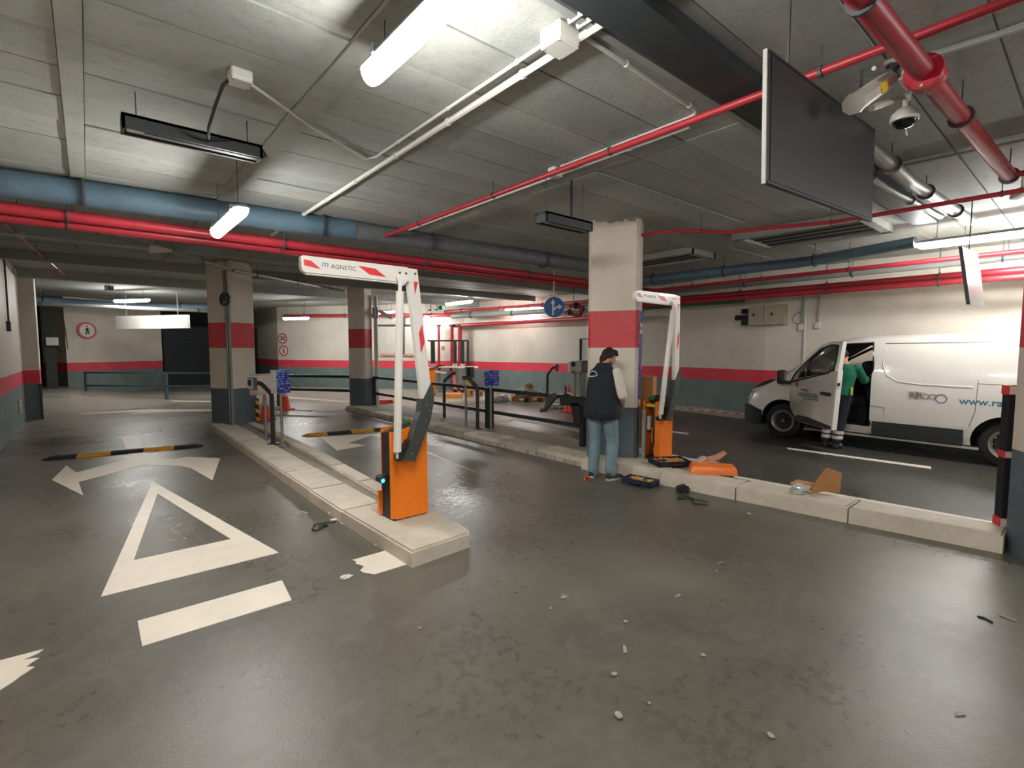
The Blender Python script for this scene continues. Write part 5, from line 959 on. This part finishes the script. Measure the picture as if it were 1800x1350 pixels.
# ---------------------------------------------------------------- poster on pillar C, foam guard on pillar D
nc = Vector((5.54, 4.86, 0)) + PB * .72 + PB * .001
o = thing('wall_poster', 'tall narrow blue information poster on the side of the pillar beside the opened barrier', 'poster', nc + PA * .22 + Vector((0, 0, 1.0)))
def pp_(t, z, off=0): return nc + PA * t + PB * off + Vector((0, 0, z))
M_POST = sign_mat(); part('sheet', M_POST, o, lambda m: m.prism([pp_(.05, .98), pp_(.43, .98), pp_(.43, 2.25), pp_(.05, 2.25)], PB * .012), False, True)
part('header_mark', SKYB, o, lambda m: m.prism([pp_(.07, 2.13, .012), pp_(.2, 2.13, .012), pp_(.2, 2.23, .012), pp_(.07, 2.23, .012)], PB * .002), False, True)
for z in (1.93, 2.02): part('print_block', WSIGN, o, lambda m: m.prism([pp_(.09, z, .012), pp_(.38, z, .012), pp_(.38, z + .06, .012), pp_(.09, z + .06, .012)], PB * .002), False, True)
part('print_block', mat('print_pink', '#c79bb0', .5), o, lambda m: m.prism([pp_(.3, 1.42, .012), pp_(.4, 1.42, .012), pp_(.4, 1.52, .012), pp_(.3, 1.52, .012)], PB * .002), False, True)
fg = thing('foam_guard', 'black foam corner guard with red and white reflective ends beside the van wheel', 'corner guard', (6.10, .49, .17)); FOAM = mat('black_foam', '#16171a', .8, bump=.4)
part('pad', FOAM, fg, lambda m: m.box((0, 0, .62), (.11, .12, 1.22), .5, bev=.012))
part('pad', FOAM, fg, lambda m: m.box((.02, -.06, .58), (.1, .1, 1.16), .5, bev=.012))
for z, h in ((1.19, .08), (.63, .06), (.03, .08)):
    e = part('reflective_end', mat('refl_red', '#d8353a', .4), fg, lambda m: m.box((0, 0, z), (.116, .126, h), .5)); part('white_corner', WSIGN, e, lambda m: m.box((-.0653, -.0015, z), (.008, .055, h * .85), .5))
# drain pipe at the foot of pillar C
q = G(1120, 806, .15) + Vector((.06, -.06, 0)); run('drain_pipe', 'grey vertical pipe with a black joint at the foot of the poster pillar', 'pipe', [(q.x, q.y, .15), (q.x, q.y, .86)], .03, GREYPVC, 12)
# ---------------------------------------------------------------- tools and scraps around the opened barrier
TB = mat('toolcase_blue', '#18243a', .5, var=.15); YB = mat('bin_yellow', '#c9962e', .5); OB = mat('bin_orange', '#c97a3c', .5); SB = mat('bin_silver', '#9fa6a4', .3, .5)
def toolcase(p, rz, col, label, W=.46, D=.34):
    o = thing('tool_case', label, 'tool case', p, rz); h = .075; t = .02
    part('tray', mat(col[0], col[1], .5, var=.15), o, lambda m: (m.box((0, 0, .012), (W, D, .024), bev=.008), m.box((0, -D / 2 + t / 2, h / 2), (W, t, h)), m.box((0, D / 2 - t / 2, h / 2), (W, t, h)), m.box((-W / 2 + t / 2, 0, h / 2), (t, D, h)), m.box((W / 2 - t / 2, 0, h / 2), (t, D, h))))
    part('handle', BLACKP, o, lambda m: m.tube([(-.07, -D / 2, .04), (-.06, -D / 2 - .04, .04), (.06, -D / 2 - .04, .04), (.07, -D / 2, .04)], .011, 8), True)
    for i in range(5):
        for j in range(3):
            mt = random.choice((YB, YB, OB, SB, BLACKP)); part('bin', mt, o, lambda m: m.box((-W / 2 + .07 + i * (W - .14) / 4, -D / 2 + .07 + j * (D - .14) / 2, .045), (.055, .06, random.uniform(.03, .06)), random.uniform(-.3, .3), bev=.006))
    return o
q = G(1177, 817, .16); toolcase((q.x, q.y, HC - .003), -.55, ('toolcase_navy', '#141b29'), 'open dark tool case with yellow bins on the kerb in front of the opened barrier')
q = G(1147, 849); toolcase((5.27, 3.72, .002), -1.46, ('toolcase_blue', '#1c3160'), 'open blue tool case with small parts on the floor beside the kerb', .40, .22)
# orange cabinet cover lying on the kerb
q = G(1252, 829, .17); o = thing('cabinet_cover', 'loose orange barrier cover lying on the kerb next to the tool case', 'cover', (q.x, q.y, HC - .002), -.95)
part('shell', mat('orange_cover', '#f27a2a', .4, var=.05), o, lambda m: m.loft([[Vector((x * k, y * k2, z)) for x, y in ((-.27, -.12), (-.25, -.14), (.25, -.14), (.28, -.1), (.28, .1), (.25, .14), (-.25, .14), (-.27, .12))] for z, k, k2 in ((0, 1, 1), (.06, .98, .97), (.095, .9, .82))]), True)
q = G(1222, 822, .17); o = thing('foam_sheet', 'curled pink and white packing foam behind the orange cover', 'packing foam', (q.x + .15, q.y + .03, HC - .01), -.9)
part('pink_flap', mat('foam_pink', '#d99a7d', .7), o, lambda m: m.prism([(-.02, 0, .0), (.12, 0, .06), (.26, 0, .11), (.34, 0, .19), (.325, 0, .2), (.22, 0, .135), (.1, 0, .105), (-.04, 0, .04)], (0, .14, 0)), True)
part('white_flap', mat('foam_white', '#cfc6bf', .7), o, lambda m: m.prism([(-.12, -.02, .0), (-.02, -.02, .08), (.05, -.02, .13), (.09, -.02, .12), (.04, -.02, .06), (-.06, -.02, -.0)], (0, .12, 0)), True)
q = G(1200, 812, .16); tag(MB().prism([(q.x + a, q.y + b, HC - .002) for a, b in ((.05, .2), (.22, .15), (.35, -.35), (.18, -.32))], (0, 0, .008)).build('paper_sheet', mat('paper_white', '#cfc7bc', .7)), 'flattened white packing sheet on the kerb behind the tool case', 'paper')
q = G(1446, 868, .16); o = thing('cardboard_piece', 'torn cardboard flap standing on the kerb beside the van lane', 'cardboard', (q.x, q.y, HC - .003), -.6)
part('flap', CARD, o, lambda m: m.prism([(-.16, 0, 0), (-.02, .0, .02), (.08, .01, .015), (.2, .0, -.0), (.21, .0, .22), (.06, .03, .27), (-.03, .02, .18)], (.01, .02, 0)), False)
part('tab', CARD, o, lambda m: m.prism([(-.16, 0, 0), (-.3, .1, .09), (-.2, .13, .12), (-.06, .05, .1)], (0, .012, .004)))
def crumple(name, c, r, sc, mt, label, cat, n=2):
    m = MB(); m.sphere((0, 0, 0), r, 18, 12, sc); rnd = random.Random(hash(label) % 1000 if False else len(label)); 
    for v in m.v: v *= 1 + rnd.uniform(-.28, .28)
    lo = min(v.z for v in m.v)
    for v in m.v: v.z = max(v.z, -r * sc[2] * .55)
    o = m.build(name, mt); o.location = (c[0], c[1], c[2] + r * sc[2] * .55); return tag(o, label, cat)
PLAS = mat('clear_plastic', '#b9bab4', .18, var=.25, scale=25)
q = G(1408, 866, .16); crumple('plastic_wrap', (q.x, q.y, HC - .003), .09, (1.3, 1, .7), PLAS, 'crumpled clear plastic next to the cardboard flap on the kerb', 'plastic')
q = G(1202, 863); crumple('work_glove', (q.x - .02, q.y, 0), .085, (1.2, .8, .55), BLACKP, 'crumpled black glove on the floor at the kerb foot', 'glove')
o = thing('cable_tangle', 'tangled thin black cable on the floor before the kerb and glove', 'cable', G(1220, 878)); pts = [G(x, y, .008) for x, y in ((1190, 876), (1205, 872), (1222, 879), (1246, 883), (1238, 887), (1222, 887), (1217, 878), (1205, 877), (1193, 878), (1200, 866), (1212, 868))]
part('cable', BLACKP, o, lambda m: m.tube([p + Vector((0, 0, .004 * (i % 3))) for i, p in enumerate(pts)], .007, 6), True, True)
o = thing('pliers', 'red-handled pliers lying on the floor at the feet of the man', 'pliers', G(1033, 841), .6); RH_ = mat('handle_red', '#d33b22', .45)
part('handle', RH_, o, lambda m: m.tube([(-.11, -.025, .014), (-.05, -.03, .016), (.02, -.008, .016)], .014, 8), True); part('handle', mat('handle_orange', '#e07a2a', .45), o, lambda m: m.tube([(-.11, .025, .014), (-.05, .03, .016), (.02, .008, .016)], .014, 8), True); part('jaw', STEEL, o, lambda m: m.box((.055, 0, .016), (.07, .03, .016), bev=.004))
# cardboard box behind the opened barrier
q = G(1148, 738, .0); o = thing('cardboard_box', 'tall brown cardboard box standing behind the opened barrier', 'box', (6.86, 4.80, 0), .45); part('carton', CARD, o, lambda m: m.box((0, 0, .63), (.4, .34, 1.26), bev=.004)); part('flap', CARD, o, lambda m: m.box((.0, -.02, 1.265), (.39, .3, .008), 0, .05))
part('printed_label', RSIGN, o, lambda m: m.box((.2, -.1, .98), (.006, .12, .14)))
tag(MB().tube([(12.02, 7.05, .10), (12.06, 6.5, .12), (12.04, 5.9, .115), (12.05, 5.3, .118)], .012, 6).build('barrier_tape', stripe_mat('tape_stripes', '#d84a4c', '#d8d2cb', 3.2, 0)), 'red and white barrier tape lying on the wall kerb behind the opened barrier', 'tape')
# ---------------------------------------------------------------- scraps by the near island
PAPER = mat('paper_white', '#cfc7bc', .7)
q = G(588, 904); crumple('paper_scrap', (q.x, q.y, 0), .045, (1.2, 1, .7), PAPER, 'crumpled white paper lump at the foot of the low island', 'paper')
q = G(590, 914); tag(MB().box((q.x, q.y, .006), (.10, .05, .01), -.2).build('paper_scrap', PAPER), 'small flat white card next to the paper lump', 'paper')
o = thing('cable_loop', 'thin black cable loop lying on the floor by the white card', 'cable', G(570, 925)); part('cable', BLACKP, o, lambda m: m.tube([G(x, y, .006) for x, y in ((590, 917), (575, 918), (552, 922), (548, 932), (556, 932), (576, 924), (574, 922), (560, 926))], .005, 6), True, True)
o = thing('cable_tie', 'pale plastic ring on the floor left of the paper lump', 'cable tie', G(532, 902)); part('loop', WHITEPVC, o, lambda m: m.tube([G(532 + 8 * math.cos(a), 902.3 + 2.2 * math.sin(a), .004) for a in [i * PI / 8 for i in range(17)]], .004, 6), True, True)
o = thing('wire_scrap', 'short red and white wire along the kerb of the low island', 'wire', G(612, 921)); part('wire', WHITEPVC, o, lambda m: m.tube([G(x, y, .006) for x, y in ((598, 917), (601, 921), (612, 922), (630, 923))], .004, 6), True, True)
q = G(657, 959); tag(MB().prism([(q.x, q.y, .002), (q.x + .06, q.y - .02, .002), (q.x + .1, q.y - .06, .002), (q.x + .03, q.y - .03, .002)], (0, 0, .01)).build('paper_scrap', PAPER), 'torn white paper strip between the kerb and the ragged stop bar', 'paper')
q = G(608, 1015); crumple('paint_flake', (q.x, q.y, 0), .03, (1.5, 1, .3), M_LINE, 'loose white paint flake beside the ragged stop bar', 'paint flake')
# pebbles and chips scattered over the open floor
PEB = mat('pale_pebble', '#938b7d', .8)
for k, (x, y, r) in enumerate(((1079, 1187, .022), (1087, 1260, .028), (1236, 1153, .02), (737, 1105, .016), (990, 1052, .02), (968, 1070, .014), (1100, 1094, .018), (1355, 1295, .022), (1141, 1237, .012), (1260, 1005, .016), (1315, 905, .016), (882, 975, .014), (1050, 870, .012), (1032, 973, .012))):
    q = G(x, y); r *= .72; m = MB(); m.sphere((0, 0, 0), r, 10, 7, (1.2, .9, .5)); rn = random.Random(k)
    for v in m.v: v *= 1 + rn.uniform(-.15, .15)
    o = m.build('pebble', PEB, None, True); o.location = (q.x, q.y, r * .45); o.rotation_euler.z = rn.uniform(0, 6); tag(o, 'pale chip of stone lying loose on the open dark floor', 'pebble', 'loose chips on the floor')
for k, (x, y, L) in enumerate(((1195, 1044, .07), (1000, 1050, .05), (1262, 992, .06), (1095, 1135, .08), (1680, 1260, .05))):
    q = G(x, y); rn = random.Random(k + 50); o = MB().prism([(0, 0, 0), (L, .01, 0), (L * .8, .03, 0), (.01, .02, 0)], (0, 0, .004)).build('paint_flake', mat('grey_flake', '#8d867c', .7)); o.location = (q.x, q.y, .0015); o.rotation_euler.z = rn.uniform(0, 6); tag(o, 'thin greyish flake lying on the open dark floor', 'paint flake', 'thin flakes on the floor')
o = thing('cable_strip', 'short dark cable offcuts on the floor near the pillar with the foam guard', 'cable', G(1740, 1088)); part('strip', BLACKP, o, lambda m: m.tube([G(x, y, .006) for x, y in ((1718, 1083), (1730, 1086), (1745, 1094))], .006, 6), True, True); part('strip', mat('tan_strip', '#9a8c74', .6), o, lambda m: m.tube([G(x, y, .006) for x, y in ((1758, 1081), (1770, 1086), (1788, 1092))], .006, 6), True, True)
q = G(1316, 904); tag(MB().lathe([(.018, 0), (.022, .01), (.01, .018), (0, .02)], (q.x, q.y, 0), 10).build('bottle_cap', YB), 'small orange cap on the floor before the raised island', 'cap')
# orange lid on the long island by pillar B
q = G(676, 709, .1); o = thing('orange_lid', 'flat orange lid lying on the long island near the far pillar', 'lid', (q.x, q.y, .095), -.4); part('shell', CONE, o, lambda m: m.loft([[Vector((x * k, y * k, z)) for x, y in ((-.27, -.13), (.25, -.13), (.3, 0), (.25, .13), (-.27, .13))] for z, k in ((0, 1), (.07, .96), (.11, .8))]), True)
# ---------------------------------------------------------------- goods behind the guard rail
WOOD = mat('pallet_wood', '#b0763c', .75, var=.2)
p0, p1 = G(914, 707), G(953, 706); d_ = (p1 - p0).normalized(); rz = math.atan2(d_.y, d_.x); pc = (p0 + p1) / 2 + Vector((-d_.y, d_.x, 0)) * .35 * (1 if d_.x > 0 else -1)
o = thing('wooden_pallet', 'wooden pallet carrying grey sacks behind the guard rail', 'pallet', (pc.x, pc.y, 0), rz)
for k in range(5): part('plank', WOOD, o, lambda m: m.box((0, -.3 + k * .15, .135), (1.0, .11, .02)))
for x in (-.44, 0, .44):
    part('runner', WOOD, o, lambda m: m.box((x, 0, .115), (.1, .72, .02)))
    for y in (-.31, 0, .31): part('block', WOOD, o, lambda m: m.box((x, y, .055), (.1, .1, .105)))
BAG = mat('grey_sack', '#9b968a', .8, var=.15)
for k, (x, y, z, sx, lb) in enumerate(((-.2, .0, .145, .36, 'flat grey sack lying on the pallet'), (-.15, .02, .27, .33, 'grey sack on top of another on the pallet'), (.3, .0, .145, .2, 'small grey-green bag at the pallet end'))):
    qv = Vector((x, y, 0)); qv.rotate(Euler((0, 0, rz))); crumple('cement_sack', (pc.x + qv.x, pc.y + qv.y, z - .004), sx, (1, .8, .28 if k < 2 else .55), BAG, lb, 'sack')
qv = Vector((.02, 0, 0)); qv.rotate(Euler((0, 0, rz))); crumple('cardboard_scrap', (pc.x + qv.x, pc.y + qv.y, .41), .13, (1.1, .8, .8), CARD, 'crumpled cardboard on top of the sacks', 'cardboard')
q = G(893, 706); crumple('plastic_sheet', (10.02, 12.62, 0), .32, (1.3, .8, .5), PLAS, 'heap of crumpled clear plastic beside the pallet', 'plastic')
q = G(985, 716); crumple('plastic_sheet', (q.x, q.y, 0), .30, (1, .8, .6), PLAS, 'pale plastic bag on the floor between the pallet and the traffic cone', 'plastic')
q = G(795, 699); o = thing('orange_lid', 'large flat orange cover lying on the floor behind the guard rail', 'lid', (q.x, q.y, 0), -.6); part('shell', mat('orange_cover_pale', '#f09a3a', .45), o, lambda m: m.loft([[Vector((x * k, y * k, z)) for x, y in ((-.33, -.2), (.33, -.2), (.36, 0), (.33, .2), (-.33, .2))] for z, k in ((0, 1), (.12, .98), (.16, .88))]), True)
for (x, y, s), lb in (((825, 697, .26), 'small cardboard box with dark window behind the guard rail'), ((842, 697, .22), 'smaller open cardboard box beside the other behind the guard rail')):
    q = G(x, y); o = thing('small_box', lb, 'box', (q.x, q.y, 0), .3); part('carton', CARD, o, lambda m: m.box((0, 0, s / 2), (s, s * .8, s * .95), bev=.004)); part('print_mark', BLACKP, o, lambda m: m.box((-.02, -s * .4 - .002, s * .55), (s * .25, .004, s * .35)))
# far orange barrier cabinet
q = G(757, 693); o = thing('barrier_gate', 'far orange barrier cabinet standing before the red risers', 'barrier', (q.x, q.y, 0), -.6); part('cabinet', ORANGE, o, lambda m: m.box((0, 0, .5), (.36, .3, 1.0), bev=.01)); part('arm_link', BLACKP, o, lambda m: m.hexa([Vector(p) for p in ((-.05, -.2, .95), (.05, -.2, .95), (.05, -.14, .95), (-.05, -.14, .95), (.5, -.2, 1.12), (.6, -.2, 1.1), (.6, -.14, 1.1), (.5, -.14, 1.12))])); part('base', DARKM, o, lambda m: m.box((0, 0, .02), (.38, .32, .04)))
# ---------------------------------------------------------------- fire risers and protective frame on the far wall
dW = Vector((.5712, -.8208, 0)); nW = Vector((-.8208, -.5712, 0)); hW = math.degrees(math.atan2(dW.x, dW.y)); W0 = Vector((6.6, 24.3, 0))
def onwall(x, y, off): return PV(x, y, W0 + nW * off, hW)
for x, r, lb in ((772, .05, 'thinnest red riser pipe with a hand valve'), (795, .07, 'red riser pipe with a gauge between the other risers'), (809, .085, 'thick red riser joining the red fire main')):
    b = onwall(x, 660, .35); o = thing('riser_pipe', lb, 'pipe', (b.x, b.y, 0)); part('tube', REDPIPE, o, lambda m: m.cyl((0, 0, 0), (0, 0, 2.62), r, 14), True); part('flange', REDPIPE, o, lambda m: m.cyl((0, 0, 1.0), (0, 0, 1.05), r * 1.7, 14), True); part('flange', DARKM, o, lambda m: m.cyl((0, 0, 2.6), (0, 0, 2.66), r * 1.8, 14), True)
    if x < 800: part('valve', RD, o, lambda m: (m.sphere((0, 0, .95), r * 2, 12, 8), m.cyl((-.25, 0, .98), (.25, 0, .98), .03, 10)), True); part('pressure_gauge', WHITEP, o, lambda m: m.cyl((.18, -.05, 1.72), (.18, -.02, 1.72), .09, 16), True)
fr = thing('protective_frame', 'black steel guard frame with red-white padded posts around the red risers', 'guard frame', onwall(790, 690, 1.0))
a, b = onwall(752, 599, 1.0), onwall(823, 599, 1.0); zt = a.z; part('top_bar', BLACKM, fr, lambda m: m.tube([a, Vector((b.x, b.y, zt))], .03, 8), False, True)
RW = stripe_mat('red_white_stripes', '#c8484a', '#d3ccc4', 6.0, 1.2)
for x, r in ((761, .10), (800, .075), (813, .085), (822.5, .045)):
    q = onwall(x, 640, 1.0); ps = part('post', BLACKM, fr, lambda m: m.box((q.x, q.y, zt / 2), (r * 1.6, r * 1.6, zt), rz), False, True)
    if r > .05: ps2 = part('striped_pad', RW, fr, lambda m: m.box((q.x + nW.x * .03, q.y + nW.y * .03, .62), (r * 2.1, r * 2.1, 1.0), rz), False, True)
ct = onwall(805, 645, 1.25); o = thing('white_counter', 'white shelf board in front of the red risers', 'shelf', (ct.x, ct.y, 0)); part('board', WHITEP, o, lambda m: m.box((0, 0, ct.z), (1.5, .4, .06), math.atan2(dW.y, dW.x))); part('support', GREYPVC, o, lambda m: m.box((.2, -.2, ct.z / 2), (.1, .1, ct.z), 0)); part('lower_board', WHITEP, o, lambda m: m.box((-.5, .6, ct.z - .2), (.7, .3, .05), math.atan2(dW.y, dW.x), 0, .1)); part('board_leg', GREYPVC, o, lambda m: m.box((-.5, .6, (ct.z - .2) / 2), (.08, .08, ct.z - .2)))
# white wall panels beside pillar B
wpn = thing('framed_boards', 'two white wall panels in a black frame with hazard tape, seen past the far pillar', 'panel', onwall(700, 600, .06))
for x0, x1 in ((668, 703), (712, 736)):
    part('panel', mat('panel_white', '#bdb9ae', .5), wpn, lambda m: m.prism([onwall(x0, 574, .03), onwall(x1, 574, .03), onwall(x1, 621, .03), onwall(x0, 621, .03)], nW * .04), False, True)
part('frame_post', BLACKM, wpn, lambda m: m.prism([onwall(705, 550, .07), onwall(711, 550, .07), onwall(711, 622, .07), onwall(705, 622, .07)], nW * .08), False, True); part('top_rail', BLACKM, wpn, lambda m: m.prism([onwall(664, 570.5, .07), onwall(740, 570.5, .07), onwall(740, 573, .07), onwall(664, 573, .07)], nW * .05), False, True)
part('hazard_tape', RW, wpn, lambda m: m.prism([onwall(667, 621, .07), onwall(737, 621, .07), onwall(737, 625, .07), onwall(667, 625, .07)], nW * .02), False, True)
# pillar B: side pipe and bullet camera
bq = Vector((5.56, 13.72, 0)) + PB * .56 + PA * .40 + hd(100) * .09; run('downpipe', 'pale downpipe beside the far pillar at the start of the guard rail', 'pipe', [(bq.x, bq.y, .05), (bq.x, bq.y, 3.2)], .055, WHITEPVC, 12)
o = thing('security_camera', 'white tube camera fixed to the pillar at the start of the guard rail', 'camera', bq + Vector((0, 0, 2.62)), -.75); part('housing', WHITEP, o, lambda m: m.box((.3, -.05, .05), (.42, .11, .1), 0, 0, .5, bev=.015)); part('bracket', GREYPVC, o, lambda m: (m.box((.0, .0, .1), (.16, .08, .3)), m.tube([(.02, 0, .1), (.12, 0, .15), (.25, -.03, .05)], .02, 8)))
# gate of wire mesh by the poster pillar
GX = 12.5; o = thing('wire_gate', 'black framed wire mesh gate against the wall behind the ticket machine', 'gate', PX(1026, 690, GX)); g0, g1 = PX(1021, 596, GX), PX(1036, 596, GX)
part('gate_frame', BLACKM, o, lambda m: (m.tube([Vector((GX, g0.y, .1)), Vector((GX, g0.y, g0.z)), Vector((GX, g1.y - .3, g0.z)), Vector((GX, g1.y - .3, .1))], .04, 8)), False, True)
for k in range(14): part('mesh_bar', GALV, o, lambda m: m.cyl((GX, g0.y - .06 * (k + 1), .15), (GX, g0.y - .06 * (k + 1), g0.z), .006, 5), False, True)
for k in range(16): part('mesh_bar', GALV, o, lambda m: m.cyl((GX, g0.y, .2 + k * .11), (GX, g1.y - .3, .2 + k * .11), .006, 5), False, True)
# small ceiling devices over the far lanes
for (x, y), lb in (((755, 541), 'small white antenna sensor on a black foot on the far pipework'), ((767, 540), 'second small white sensor stick on the far pipework')):
    q = PX(x, y, 10.6); o = thing('sensor', lb, 'sensor', q); part('stick', WHITEP, o, lambda m: m.lathe([(.05, -.1), (.05, 0), (.025, .05), (.02, .2), (0, .21)], seg=10), True); part('base', BLACKP, o, lambda m: m.cyl((0, 0, -.12), (0, 0, -.08), .07, 10)); part('hanger', HANG, o, lambda m: m.cyl((.06, 0, -.1), (.06, 0, CEIL - q.z), .01, 6))
q = PX(779, 541, 10.8); o = thing('status_light', 'small green status light hanging under the far pipes', 'indicator light', q); part('bulb', mat('green_led', '#1fd060', .4, var=0, emit=2.5), o, lambda m: m.sphere((0, 0, 0), .045, 12, 8), True); part('body', BLACKP, o, lambda m: m.box((-.09, .05, 0), (.14, .08, .14))); part('hanger', HANG, o, lambda m: m.cyl((-.09, .05, 0), (-.09, .05, CEIL - q.z), .008, 6))
q = PX(192, 507, .55); o = thing('status_light', 'small square ceiling signal with a green rim over the ramp', 'indicator light', q); part('body', WHITEP, o, lambda m: m.box((0, 0, 0), (.22, .1, .18), .6, bev=.02)); part('lens', BLACKP, o, lambda m: m.box((.03, -.05, 0), (.13, .03, .11), .6)); part('hanger', HANG, o, lambda m: m.cyl((0, 0, .05), (0, 0, CEIL - q.z), .008, 6))
for (x, y, X, rz_), lb in (((280, 440, .95, .3), 'white wedge emergency light hanging under the cable tray'), ((88, 388, -.3, .2), 'white wedge emergency light hanging under the red cross pipe')):
    q = PX(x, y, X); o = thing('emergency_light', lb, 'light fixture', q, rz_); part('wedge', WHITEP, o, lambda m: m.prism([(-.12, -.06, -.06), (.16, -.06, .0), (.16, -.06, .035), (-.12, -.06, .06)], (0, .12, 0))); part('stem', GREYPVC, o, lambda m: m.cyl((-.06, 0, .05), (-.06, 0, CEIL - q.z), .016, 8))
